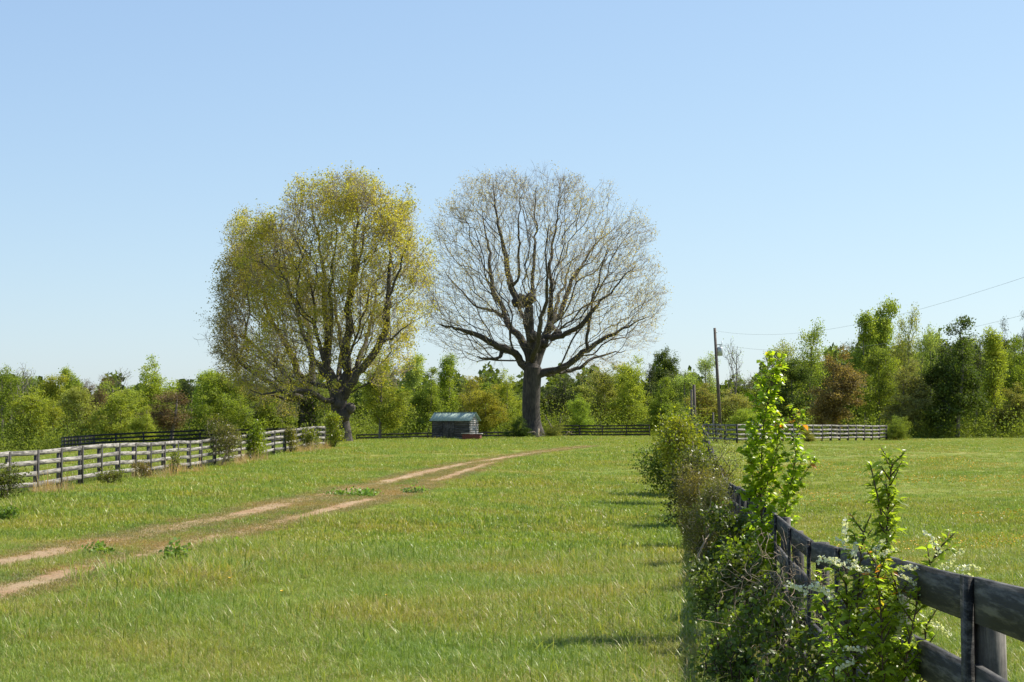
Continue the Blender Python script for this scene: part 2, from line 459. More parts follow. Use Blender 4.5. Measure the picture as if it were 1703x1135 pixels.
for R, hw0 in ((RUT_A, 0.42), (RUT_B, 0.34)):
    L = smooth_line(resample(rut_world(R), 0.5))
    L = resample(L, 0.25)
    T = np.gradient(L[:, :2], axis=0); T /= np.linalg.norm(T, axis=1)[:, None]
    Nn = np.stack([T[:, 1], -T[:, 0]], 1)
    n = len(L)
    s = np.arange(n)
    def wob(seed, amp):
        r = np.random.default_rng(seed).normal(size=n)
        k = np.exp(-np.arange(-6, 7) ** 2 / 8.0); k /= k.sum()
        return np.convolve(r, k, 'same') * amp * 2 + r * amp * 0.35
    wl = hw0 + wob(3, .07); wr = hw0 + wob(4, .07)
    cols = np.array([-1, -.6, -.2, .2, .6, 1.0]); zo = np.array([.006, .012, .010, .012, .014, .006])
    V = []
    for c, z in zip(cols, zo):
        off = np.where(c < 0, wl, wr) * c
        xy = L[:, :2] + Nn * off[:, None]
        V.append(np.column_stack([xy, G(xy[:, 0], xy[:, 1]) + z + 0.004 * np.sin(s * 1.7 + c * 9)]))
    V = np.stack(V, 1).reshape(-1, 3)
    i = (np.arange(n - 1) * 6)[:, None]; j = np.arange(5)[None]
    Fq = np.stack([i + j, i + j + 1, i + 7 + j, i + 6 + j], -1).reshape(-1, 4)
    o = ob("dirt_track", mesh_np("dirt_track", V, Fq, M_DIRT, smooth=True))
    tag(o, "bare reddish wheel rut of the farm track on the fence side" if hw0 > 0.38 else "bare pale wheel rut of the farm track on the lawn side", kind="structure")
    RUTS.append((L, hw0))

def rut_dist(X, Y):
    d = np.full(len(X), 99.0)
    for L, hw in RUTS:
        Q = L[::3, :2]
        for a in range(0, len(X), 20000):
            dd = np.sqrt(((np.stack([X[a:a + 20000], Y[a:a + 20000]], 1)[:, None] - Q[None]) ** 2).sum(-1)).min(1) - hw
            d[a:a + 20000] = np.minimum(d[a:a + 20000], dd)
    return d

# ---------------------------------------------------------------- grass (countless: one object per field)
def clump_mesh(name, n, rad, hlo, hhi, width, rng, lean=0.45, flat=0.0, mat=None):
    r = rad * np.sqrt(rng.random(n)); th = rng.random(n) * 2 * np.pi
    base = np.stack([r * np.cos(th), r * np.sin(th), np.full(n, -0.01)], 1)
    h = rng.uniform(hlo, hhi, n) * (1 - 0.3 * r / rad)
    az = rng.random(n) * 2 * np.pi
    ld = np.stack([np.cos(az), np.sin(az), np.zeros(n)], 1)
    ln = rng.uniform(0.05, 1.0, n) ** 1.3 * lean + flat
    sd = np.stack([-np.sin(az + rng.normal(0, .5, n)), np.cos(az), np.zeros(n)], 1)
    w = width * rng.uniform(0.6, 1.4, n)
    V = []
    for t, wf in ((0, .8), (0.4, 1.0), (0.75, 0.7)):
        c = base + ld * (h * ln * t ** 2)[:, None] * 1.4 + np.array([0, 0, 1.0]) * (h * t * (1 - 0.3 * ln * t))[:, None]
        V += [c - sd * (w * wf / 2)[:, None], c + sd * (w * wf / 2)[:, None]]
    c = base + ld * (h * ln)[:, None] * 1.4 + np.array([0, 0, 1.0]) * (h * (1 - 0.42 * ln))[:, None]
    V.append(c)
    V = np.stack(V, 1)
    i = (np.arange(n) * 7)[:, None]
    Fq = np.concatenate([i + np.array([[0, 1, 3, 2]]), i + np.array([[2, 3, 5, 4]])])
    Ft = i + np.array([[4, 5, 6]])
    var = np.repeat(rng.random(n), 7)
    return mesh_np(name, V.reshape(-1, 3), [Fq, Ft], mat, {"var": var})

def instancer(name, pts, rotz, scale, tilt, srcs, pick, label, kind="stuff"):
    """one stuff object: a vertex per clump, geometry nodes stand a clump on each"""
    me = bpy.data.meshes.new(name); me.vertices.add(len(pts)); me.vertices.foreach_set("co", pts.astype(np.float32).ravel())
    for k, a, ty in (("rz", rotz, 'FLOAT'), ("sc", scale, 'FLOAT'), ("tilt", tilt, 'FLOAT')):
        x = me.attributes.new(k, ty, 'POINT'); x.data.foreach_set("value", a.astype(np.float32))
    x = me.attributes.new("pick", 'INT', 'POINT'); x.data.foreach_set("value", pick.astype(np.int32))
    o = ob(name, me)
    ng = bpy.data.node_groups.new(name, 'GeometryNodeTree')
    ng.interface.new_socket("Geometry", in_out='INPUT', socket_type='NodeSocketGeometry')
    ng.interface.new_socket("Geometry", in_out='OUTPUT', socket_type='NodeSocketGeometry')
    gi = ng.nodes.new("NodeGroupInput"); go = ng.nodes.new("NodeGroupOutput")
    join = ng.nodes.new("GeometryNodeJoinGeometry")
    def attr(nm, ty='FLOAT'):
        a = ng.nodes.new("GeometryNodeInputNamedAttribute"); a.data_type = ty; a.inputs["Name"].default_value = nm; return a.outputs["Attribute"]
    for k, src in enumerate(srcs):
        oi = ng.nodes.new("GeometryNodeObjectInfo"); oi.inputs["Object"].default_value = src; oi.inputs["As Instance"].default_value = True
        ip = ng.nodes.new("GeometryNodeInstanceOnPoints")
        eq = ng.nodes.new("FunctionNodeCompare"); eq.data_type = 'INT'; eq.operation = 'EQUAL'
        ng.links.new(attr("pick", 'INT'), eq.inputs[2]); eq.inputs[3].default_value = k
        cx = ng.nodes.new("ShaderNodeCombineXYZ"); ng.links.new(attr("tilt"), cx.inputs[0]); ng.links.new(attr("rz"), cx.inputs[2])
        ng.links.new(gi.outputs[0], ip.inputs["Points"]); ng.links.new(eq.outputs[0], ip.inputs["Selection"])
        ng.links.new(oi.outputs["Geometry"], ip.inputs["Instance"])
        ng.links.new(cx.outputs[0], ip.inputs["Rotation"]); ng.links.new(attr("sc"), ip.inputs["Scale"])
        ng.links.new(ip.outputs[0], join.inputs[0])
    ng.links.new(join.outputs[0], go.inputs[0])
    md = o.modifiers.new("scatter", 'NODES'); md.node_group = ng
    return tag(o, label, kind=kind)

rg = np.random.default_rng(11)
CL = [bpy.data.objects.new("grass_clump", clump_mesh("grass_clump", n, rad, a, b, w, rg, lean, mat=M_GRASS)) for n, rad, a, b, w, lean in (
    (58, .13, .05, .18, .0048, 1.0), (60, .14, .04, .15, .0045, 1.3), (50, .13, .07, .25, .0052, 1.2), (40, .13, .08, .30, .0060, 1.6))]
CLF = [bpy.data.objects.new("grass_clump", clump_mesh("grass_clump", n, rad, a, b, w, rg, lean, mat=M_GRASS)) for n, rad, a, b, w, lean in (
    (60, .34, .05, .15, .012, .8), (60, .34, .05, .13, .011, 1.0), (50, .32, .07, .19, .013, .9))]
CLD = [bpy.data.objects.new("dry_clump", clump_mesh("dry_clump", n, rad, a, b, w, rg, lean, mat=M_DRYGRASS)) for n, rad, a, b, w, lean in (
    (40, .16, .15, .5, .008, .8), (26, .14, .2, .75, .008, 0.5), (60, .3, .06, .2, .01, 1.3))]

def fence_x(Y): return 0.909 + 0.102 * Y
def scatter_zone(y0, y1, dens, side):
    """points in the seen wedge (a few metres wider), left or right of the near fence"""
    m = 3.0
    area = (y1 - y0) * 2 * (0.33 * (y0 + y1) / 2 + m)
    n = int(dens * area * 1.3)
    Y = rg.uniform(y0, y1, n); X = rg.uniform(-1, 1, n) * (0.33 * y1 + m)
    k = np.abs(X) < 0.33 * Y + m
    k &= (X < fence_x(Y)) if side < 0 else (X >= fence_x(Y))
    return X[k], Y[k]
def snoise(X, Y, s, seed):
    r = np.random.default_rng(seed); out = np.zeros(len(X))
    for i in range(7):
        a = r.random() * 6.28; f = s * r.uniform(0.5, 2.2); out += np.sin((X * np.cos(a) + Y * np.sin(a)) * f + r.random() * 6.28)
    return out / 3.0
def rut_cover(X, Y):
    """how far grass has closed over each rut, along the way"""
    da, db = [np.sqrt(((np.stack([X, Y], 1)[:, None] - L[::8, :2][None]) ** 2).sum(-1)).min(1) for L, _ in RUTS]
    zone = X / Y * F_PX + W_PX / 2     # bearing from the gate where one stands
    ca = np.interp(zone, [100, 140, 370, 395, 465, 485, 560, 575, 598, 606, 632, 645, 850, 950], [.01, .45, .5, .05, .05, .6, .9, .1, .1, .95, .95, .01, .02, .45])
    cb = np.interp(zone, [120, 150, 330, 370, 385, 480, 500, 618, 632, 712, 725], [.02, .22, .25, .08, .5, .4, .01, .01, .95, .95, .02])
    return np.where(da < db, ca, cb)
def field(side, name, label):
    PX, PY, SC, PK = [], [], [], []
    for y0, y1, dens, far in ((9, 20, 120, 0), (20, 32, 62, 0), (32, 50, 17, 1), (50, 80, 8, 1), (80, 125, 4, 1), (125, 172, 2, 1)):
        X, Y = scatter_zone(y0, y1, dens, side)
        d = rut_dist(X, Y) if side < 0 else np.full(len(X), 9.0)
        bare = snoise(X, Y, 0.9, 5)
        cov = rut_cover(X, Y) if side < 0 else np.zeros(len(X))
        keep = (d > 0.07 * rg.normal(size=len(X)) + .1 * (bare > .8)) | (rg.random(len(X)) < cov)
        X, Y, d = X[keep], Y[keep], d[keep]
        n = len(X)
        tall = np.clip(1 + 0.28 * snoise(X, Y, 0.35, 9), 0.6, 1.6)
        if side > 0: tall = tall * 0.72
        tall = np.where(d < 0.1, tall * 0.45, tall)
        strip = (d < 0.7) & (d > 0)
        tall = tall * np.clip(.42 + .45 * d, .42, 1.0)
        sc = tall * rg.uniform(0.75, 1.25, n) * (1.15 if far else 1.0)
        if far: pk = rg.integers(0, 3, n) + 4
        else: pk = rg.choice(4, n, p=[.36, .34, .2, .1])
        PX.append(X); PY.append(Y); SC.append(sc); PK.append(pk)
    if side < 0:   # the tall tussocks beside the track and a ragged verge along the lower rut
        for (px, py, rad, cnt, s) in ((290, 965, 0.9, 150, 1.7), (245, 985, 0.7, 80, 1.4), (330, 960, 0.6, 70, 1.6), (420, 915, 1.0, 90, 1.4), (170, 1010, 0.5, 30, 1.2), (560, 870, 0.9, 60, 1.4), (20, 855, .5, 40, 2.0)):
            c = px_ground(px, py)
            X = c[0] + rg.normal(0, rad * .6, cnt); Y = c[1] + rg.normal(0, rad * .9, cnt)
            k = rut_dist(X, Y) > 0.1; X, Y = X[k], Y[k]
            PX.append(X); PY.append(Y); SC.append(rg.uniform(.7, 1.1, len(X)) * s); PK.append(rg.choice([2, 3], len(X)))
        # verge in shade by the hedge
        n = 260; Y = rg.uniform(13, 42, n); X = fence_x(Y) - rg.uniform(0.0, 0.9, n)
        PX.append(X); PY.append(Y); SC.append(rg.uniform(1.0, 1.5, n)); PK.append(rg.choice([0, 2, 3], n))
    X = np.concatenate(PX); Y = np.concatenate(PY); n = len(X)
    print(name, n)
    return instancer(name, np.stack([X, Y, G(X, Y)], 1), rg.random(n) * 6.28, np.concatenate(SC), rg.normal(0, .12, n), CL + CLF, np.concatenate(PK), label)
M_SHORT = grass_material("worn_grass", [(0.17, 0.17, 0.05), (0.25, 0.225, 0.08), (0.36, 0.29, 0.13)], (0.40, 0.30, 0.17))
CLS = [bpy.data.objects.new("short_clump", clump_mesh("short_clump", 60, .2, .02, .06, .007, rg, 1.3, mat=M_SHORT)), bpy.data.objects.new("short_clump", clump_mesh("short_clump", 45, .2, .02, .08, .007, rg, 1.5, mat=M_SHORT))]
_X, _Y = [], []
for L_, hw_ in RUTS:
    for side_, wd in ((-1, .55), (1, .35)):
        q = L_[rg.integers(0, len(L_), 3800)]; q = q[rg.random(len(q)) < np.clip(50 / q[:, 1], 0, 1)]
        _X.append(q[:, 0] + side_ * (hw_ * .85 + np.abs(rg.normal(0, wd * .6, len(q))))); _Y.append(q[:, 1] + rg.normal(0, .15, len(q)))
    q = L_[rg.integers(0, len(L_), 2600)]; kq = rg.random(len(q)) < rut_cover(q[:, 0], q[:, 1]) * 2.5 + .01
    _X.append(q[kq, 0] + rg.normal(0, .25, kq.sum())); _Y.append(q[kq, 1] + rg.normal(0, .15, kq.sum()))
_X = np.concatenate(_X); _Y = np.concatenate(_Y); _nw = len(_X)
instancer("worn_grass", np.stack([_X, _Y, G(_X, _Y) + .008], 1), rg.random(_nw) * 6.28, rg.uniform(.6, 1.3, _nw), rg.normal(0, .1, _nw), CLS, rg.integers(0, 2, _nw), "short worn tan-green grass along and between the wheel ruts")
field(-1, "meadow_grass", "long green meadow grass of the lane between the two fences")
field(1, "pasture_grass", "short green pasture grass beyond the dark fence")
_nt = 1500; _X = rg.uniform(-13, 8, _nt); _Y = 146 + rg.normal(0, 9, _nt); _k = np.abs(_X + 3.7) > 1.3; _X = _X[_k]; _Y = _Y[_k]; _nt = len(_X)
instancer("tall_grass", np.stack([_X, _Y, G(_X, _Y)], 1), rg.random(_nt) * 6.28, rg.uniform(1.2, 2.4, _nt), rg.normal(0, .12, _nt), CLF, rg.integers(0, 3, _nt), "taller unmown grass in front of the shed and the bare oak")
# dry grass along the left fence
n = 420
Yd = rg.uniform(44, 104, n); Xd = np.interp(Yd, [44, 51, 75, 89, 101, 104], [-14.3, -14.1, -13.7, -12.6, -11.3, -11]) + rg.normal(0.5, 0.45, n)
kk = snoise(Xd, Yd, 0.5, 21) > -0.2; Xd, Yd = Xd[kk], Yd[kk]; n = len(Xd)
instancer("dry_grass", np.stack([Xd, Yd, G(Xd, Yd)], 1), rg.random(n) * 6.28, rg.uniform(.6, 1.5, n), rg.normal(0, .15, n), CLD, rg.integers(0, 3, n), "tan dead grass along the foot of the pale left fence")

# buttercups
def disc_mesh():
    a = np.arange(6) / 6 * 2 * np.pi
    V = np.concatenate([[(0, 0, -.004)], np.stack([np.cos(a) * .014, np.sin(a) * .014, np.full(6, .010)], 1)])
    F = np.array([(0, i + 1, (i + 1) % 6 + 1) for i in range(6)])
    mb = MB().add(V + np.array([0, 0, .16]), F)
    
    me = mb.mesh("buttercup", [M_YEL]); return me
M_YEL = plain("buttercup_yellow", (0.80, 0.50, 0.02), 0.5, vary=0.1)
bc = bpy.data.objects.new("buttercup", disc_mesh())
PX, PY = [], []
for y0, y1, dens in ((12, 40, 8), (40, 80, 4), (80, 120, .8)):
    X, Y = scatter_zone(y0, y1, dens * 2.5, 1); k = (snoise(X, Y, .5, 31) > 0.3) & (Y > 22 - X); PX.append(X[k]); PY.append(Y[k])
X, Y = scatter_zone(12, 90, 0.35, -1); k = snoise(X, Y, .6, 33) > 0.9; k &= rut_dist(X, Y) > .2; PX.append(X[k]); PY.append(Y[k])
X = np.concatenate(PX); Y = np.concatenate(PY); n = len(X); print("buttercups", n)
instancer("buttercups", np.stack([X, Y, G(X, Y)], 1), rg.random(n) * 6.28, rg.uniform(.8, 1.5, n) * np.where(Y > 40, 1.5, 1.0), rg.normal(0, .3, n), [bc], np.zeros(n), "yellow buttercups scattered through the pasture and lawn")

# ---------------------------------------------------------------- fences: post > rail > batten, every board its own object
def board_variants(mat, k, amp, segs=6):
    out = []
    for i in range(k):
        r = np.random.default_rng(100 + i)
        t = np.linspace(-.5, .5, segs + 1)
        V = []
        ph = r.random(3) * 6
        for q in t:
            dz = amp * math.sin(q * 5 + ph[0]) * .35; dy = amp * .3 * math.sin(q * 5 + ph[1])
            tw = amp * 1.5 * q * math.sin(ph[2])
            hh = .0725 * (1 + r.normal(0, .006))
            for y, z in ((-.0125, -hh), (.0125, -hh), (.0125, hh), (-.0125, hh)): V.append((q, y + dy + tw * z, z + dz))
        V = np.array(V); j = np.arange(4)
        F = [((a * 4 + j), (a * 4 + (j + 1) % 4), ((a + 1) * 4 + (j + 1) % 4), ((a + 1) * 4 + j)) for a in range(segs)]
        F = np.concatenate([np.stack(f, 1) for f in F] + [np.array([[0, 3, 2, 1]]), np.array([[segs * 4, segs * 4 + 1, segs * 4 + 2, segs * 4 + 3]])])
        out.append(mesh_np("rail", V, F, mat))
    return out

def post_mesh(mat, r, h, round_):
    mb = MB()
    if round_:
        a = np.linspace(0, 1, 5); mb.tube([(0.01 * math.sin(q * 4), 0, -.3 + (h + .3) * q) for q in a], [r * 1.03, r, r * .98, r, r * .97], 10)
        return mb.mesh("post", mat, smooth=False)
    mb.box((0, 0, h / 2 - .15), (2 * r, 2 * r, h + .3)); return mb.mesh("post", mat)

def fence(name, label, pts, railmat, postmat, H=1.30, nr=4, pitch=0.31, r=0.055, round_=False, side=1, batten=False, amp=0.01, seed=1, segs=3, batten_mat=None, group=None):
    """pts: post positions (X,Y). side=+1: boards stand on the left of the walking direction"""
    rnd = np.random.default_rng(seed)
    pts = np.asarray(pts, float)
    root = empty(name, (pts[0][0], pts[0][1], g1(*pts[0])), 0, label, "fence", group)
    inv = Matrix.Translation(-Vector(root.location))
    rails = board_variants(railmat, 4, amp, segs)
    pm = post_mesh(postmat, r, H - .045, round_)
    bmv = MB().box((0, 0, 0), (.13, .022, H - .02)).mesh("batten", batten_mat or railmat)
    n = len(pts)
    T = np.gradient(pts, axis=0); T /= np.linalg.norm(T, axis=1)[:, None]
    Nl = np.stack([-T[:, 1], T[:, 0]], 1) * side
    zg = G(pts[:, 0], pts[:, 1])
    jz = rnd.normal(0, .006, (n, nr)) + rnd.normal(0, .008, (n, 1))
    for i in range(n):
        o = ob("post", pm, root)
        tilt = rnd.normal(0, .022, 2)
        o.matrix_basis = inv @ Matrix.Translation((pts[i][0], pts[i][1], zg[i] + rnd.normal(0.0, .006))) @ Matrix.Rotation(math.atan2(T[i][1], T[i][0]), 4, 'Z') @ Matrix.Rotation(tilt[0], 4, 'X') @ Matrix.Rotation(tilt[1], 4, 'Y')
        if batten:
            b = ob("batten", bmv, root)
            q = pts[i] + Nl[i] * (r + .025 + .0135)
            b.matrix_basis = inv @ Matrix.Translation((q[0], q[1], zg[i] + H / 2 - .008)) @ Matrix.Rotation(math.atan2(T[i][1], T[i][0]), 4, 'Z') @ Matrix.Rotation(tilt[1] * .5, 4, 'Y')
    for i in range(n - 1):
        for k in range(nr):
            zt = H - .085 - k * pitch
            a = np.array([*(pts[i] + Nl[i] * (r + .0135)), zg[i] + zt + jz[i, k]]); b = np.array([*(pts[i + 1] + Nl[i + 1] * (r + .0135)), zg[i + 1] + zt + jz[i + 1, k] + rnd.normal(0, .006)])
            d = b - a; L = np.linalg.norm(d)
            x = Vector(d / L); y = Vector((0, 0, 1)).cross(x).normalized(); z = x.cross(y)
            R = Matrix((x, y, z)).transposed().to_4x4()
            o = ob("rail", rails[rnd.integers(0, 4)], root)
            o.matrix_basis = inv @ Matrix.Translation((a + b) / 2) @ R @ Matrix.Diagonal((L - .004, 1, 1, 1))
    return root

# near dark fence running away on the right
nf = [(fence_x(y) + .09, y) for y in np.arange(0.72, 113, 2.427)]
fence("plank_fence", "long dark weathered plank fence running away on the right behind shrubs and saplings", nf, M_WOOD_DARK, M_POST, r=.052, round_=True, side=1, batten=True, H=1.31, amp=.006, seed=3, segs=6, batten_mat=M_WOOD_DARK)
# left pale fence
lf0 = np.array([(-14.6, 41), (-14.1, 51), (-13.95, 60), (-13.7, 75), (-12.6, 89), (-11.3, 101), (-10.9, 104)])
fence("plank_fence", "pale grey four-board fence on the left bordering the lane", resample(lf0, 2.44), M_WOOD_PALE, M_POST, side=-1, batten=True, amp=.005, seed=4, batten_mat=M_POST_DARK)
# right far fence, both legs from its corner
rf = [(13.6, 127), (13.75, 124.6), (14.0, 122.2), (14.3, 119.8), (14.65, 117.4), (15.1, 115)]
dr = np.array([16.7, 33.0]); dr /= np.linalg.norm(dr)
rf += [tuple(np.array((15.1, 115)) + dr * 2.44 * k) for k in range(1, 17)]
fence("plank_fence", "pale grey fence with a corner across the far side of the right pasture", rf, M_WOOD_PALE, M_POST_DARK, side=-1, batten=True, amp=.005, seed=5, H=1.32, batten_mat=M_POST_DARK)
# dark fence far left
bl = resample(np.array([(-41, 168), (-40.2, 157), (-38.8, 147), (-34, 142), (-28, 141), (-20, 146), (-14.5, 152)]), 2.44)
fence("board_fence", "dark board fence far left in front of the wood", bl, M_WOOD_BLACK, M_POST_DARK, side=-1, amp=.006, seed=6)
bc_ = resample(np.array([(4.5, 177.5), (9, 177), (15.5, 176)]), 2.44)
fence("board_fence", "black board fence behind the big bare oak on its right", bc_, M_WOOD_BLACK, M_POST_DARK, side=-1, amp=.006, seed=8, H=1.25)
bd_ = resample(np.array([(-16, 176), (-5, 177), (3, 178)]), 2.44)
fence("rail_fence", "low dark two-rail fence passing behind the shed", bd_, M_WOOD_BLACK, M_POST_DARK, side=-1, amp=.006, seed=9, H=.62, nr=2)

# ---------------------------------------------------------------- tree growth
def seed_lines(lines, seg, wob=0.0):
    """lines: list of (polyline Nx3, radius list or (r0,r1), limb id, join). Returns node arrays."""
    pos, par, rad, limb = [], [], [], []
    for P, rr, lid in lines:
        P = np.asarray(P, float)
        d = np.concatenate([[0], np.cumsum(np.linalg.norm(np.diff(P, axis=0), axis=1))])
        m = max(2, int(d[-1] / seg) + 1)
        t = np.linspace(0, d[-1], m)
        Q = np.stack([np.interp(t, d, P[:, k]) for k in range(3)], 1)
        for _ in range(2): Q[1:-1] = .25 * Q[:-2] + .5 * Q[1:-1] + .25 * Q[2:]
        R = np.interp(t / d[-1], np.linspace(0, 1, len(rr)), rr)
        if not pos: prev = -1; start = 0
        else:
            A = np.array(pos); prev = int(np.argmin(((A - Q[0]) ** 2).sum(1))); start = 1
        if wob:
            nz = np.cumsum(np.random.default_rng(len(pos) + 5).normal(0, wob, (m, 3)), axis=0); nz -= np.linspace(0, 1, m)[:, None] * nz[-1]
            nz *= np.minimum(1, np.arange(m) / 3.0)[:, None]
            if lid > 0: Q = Q + nz
        for q, r in zip(Q[start:], R[start:]):
            pos.append(q); par.append(prev); rad.append(r); limb.append(lid); prev = len(pos) - 1
    return pos, par, rad, limb

def grow(seeds, pts, seg=0.6, bf=0.25, ang=0.6, r0=0.012, e=2.2, rng=None, jit=0.05, origin=None, wig=1.0):
    sp, spar, srad, slimb = seeds
    cap = len(sp) + len(pts) * 14 + 10
    P = np.zeros((cap, 3)); D = np.zeros((cap, 3)); L = np.zeros(cap); PA = np.full(cap, -1, int); LI = np.zeros(cap, int); SR = np.zeros(cap)
    n = len(sp); P[:n] = sp; PA[:n] = spar; LI[:n] = slimb; SR[:n] = srad
    for i in range(n):
        if PA[i] >= 0:
            v = P[i] - P[PA[i]]; l = np.linalg.norm(v) + 1e-9; D[i] = v / l; L[i] = L[PA[i]] + l
        else: D[i] = (0, 0, 1)
    ok0 = np.ones(cap, bool)
    org = P[0] if origin is None else np.asarray(origin)
    order = np.argsort(((pts - org) ** 2).sum(1))
    first = np.zeros(cap, bool); first[:n] = True
    trunk_n = int((LI[:n] == 0).sum())
    for k in order:
        p = pts[k]
        d = p - P[:n]; dist = np.sqrt((d * d).sum(1)) + 1e-6
        cs = (d * D[:n]).sum(1) / dist
        cost = dist * (1 + ang * (1 - cs)) + bf * L[:n]
        j = int(np.argmin(cost)); dj = dist[j]
        m = min(12, max(1, int(round(dj / seg))))
        t0 = D[j] * dj * .55; t1 = (p - P[j]) * 0.9 + np.array([0, 0, .12 * dj])
        prev = j
        for q in range(1, m + 1):
            s = q / m; h1 = 2 * s ** 3 - 3 * s ** 2 + 1; h2 = -2 * s ** 3 + 3 * s ** 2; h3 = s ** 3 - 2 * s ** 2 + s; h4 = s ** 3 - s ** 2
            x = h1 * P[j] + h2 * p + h3 * t0 * wig + h4 * t1 * wig
            if q < m: x = x + rng.normal(0, jit * seg, 3)
            v = x - P[prev]; l = np.linalg.norm(v) + 1e-9
            P[n] = x; D[n] = v / l; L[n] = L[prev] + l; PA[n] = prev; LI[n] = LI[j]; prev = n; n += 1
    P = P[:n]; PA = PA[:n]; D = D[:n]; LI = LI[:n]; SR = SR[:n]
    acc = np.zeros(n); tip = np.ones(n, bool); tip[PA[PA >= 0]] = False
    R = np.zeros(n)
    mainc = np.full(n, -1); best = np.zeros(n)
    for i in range(n - 1, -1, -1):
        R[i] = r0 if tip[i] else acc[i] ** (1 / e)
        if SR[i] > 0: R[i] = max(SR[i], min(R[i], SR[i] * 1.15))
        j = PA[i]
        if j >= 0:
            acc[j] += R[i] ** e
            if R[i] > best[j]: best[j] = R[i]; mainc[j] = i
    for i in range(1, n):
        if PA[i] >= 0 and R[i] > R[PA[i]]: R[i] = R[PA[i]]
    return dict(P=P, PA=PA, D=D, R=R, LI=LI, tip=tip, main=mainc)

def limb_mesh(T, sel, mat, name, sides=None):
    """tubes along the chosen nodes' segments"""
    P, PA, D, R, main = T["P"], T["PA"], T["D"], T["R"], T["main"]
    mb = MB()
    idx = np.where(sel & (PA >= 0))[0]
    if len(idx) == 0: return None
    for lo, hi, k in ((0, .035, 3), (.035, .12, 5), (.12, 99, 9)):
        I = idx[(R[idx] >= lo) & (R[idx] < hi)] if sides is None else (idx if lo == 0 else idx[:0])
        if sides: k = sides
        if not len(I): continue
        J = PA[I]
        ismain = main[J] == I
        r0 = np.where(ismain, np.minimum(R[J], R[I] * 1.6), np.minimum(R[I] * 1.25, R[J])); r1 = R[I]
        edge = P[I] - P[J]; edge /= np.linalg.norm(edge, axis=1)[:, None] + 1e-9
        D0 = np.where(ismain[:, None], D[J], edge); D1 = D[I]
        a = np.arange(k) / k * 2 * np.pi
        rings = []
        for C, Dd, r in ((P[J], D0, r0), (P[I], D1, r1)):
            U = np.cross(Dd, np.array([0.25, 0.96, 0.08])); U /= np.linalg.norm(U, axis=1)[:, None] + 1e-9; Wv = np.cross(Dd, U)
            rings.append(C[:, None] + r[:, None, None] * (np.cos(a)[None, :, None] * U[:, None] + np.sin(a)[None, :, None] * Wv[:, None]))
        V = np.concatenate(rings, 1).reshape(-1, 3)
        b = (np.arange(len(I)) * 2 * k)[:, None]; j = np.arange(k)[None]; j2 = (j + 1) % k
        mb.add(V, np.stack([b + j, b + j2, b + k + j2, b + k + j], -1).reshape(-1, 4))
    return mb.mesh(name, mat, smooth=True)

def leaves_at(pos, size, rng, tmpl=LEAF4, ydir=None, spread=1.0, name="foliage", mat=None, szvar=(.6, 1.3)):
    n = len(pos); X, Y, Z = frames(n, rng, ydir, spread)
    V, F = stamp(tmpl[0], tmpl[1], pos, X, Y, Z, size * rng.uniform(szvar[0], szvar[1], n))
    return mesh_np(name, V, F, mat, {"var": np.repeat(rng.random(n), len(tmpl[0]))})

def sample_ell(rng, ells, n, shell=0.0):
    """points in a union of ellipsoids (c, r, weight)"""
    w = np.array([e[2] for e in ells], float); w /= w.sum()
    out = []
    for (c, r, _), m in zip(ells, rng.multinomial(n, w)):
        v = rng.normal(size=(m, 3)); v /= np.linalg.norm(v, axis=1)[:, None]
        u = rng.random(m) ** (1 / 3.0)
        u = u * (1 - shell) + shell * (1 - (1 - u) * 0.35)
        out.append(np.asarray(c) + v * u[:, None] * np.asarray(r))
    return np.concatenate(out)

# --- the two great trees --------------------------------------------------
def px_tree(base_px, base_Y):
    b = px_ground(*base_px, y0=base_Y - .5, y1=base_Y + .5); b = np.array([at(base_px[0], base_px[1], base_Y)[0], base_Y, 0]); b[2] = g1(b[0], b[1])
    sc = base_Y / F_PX
    def T(px, py, dy=0.0):
        q = at(px, py, base_Y); return np.array([q[0] - b[0], dy, q[2] - b[2]])
    return b, T, sc

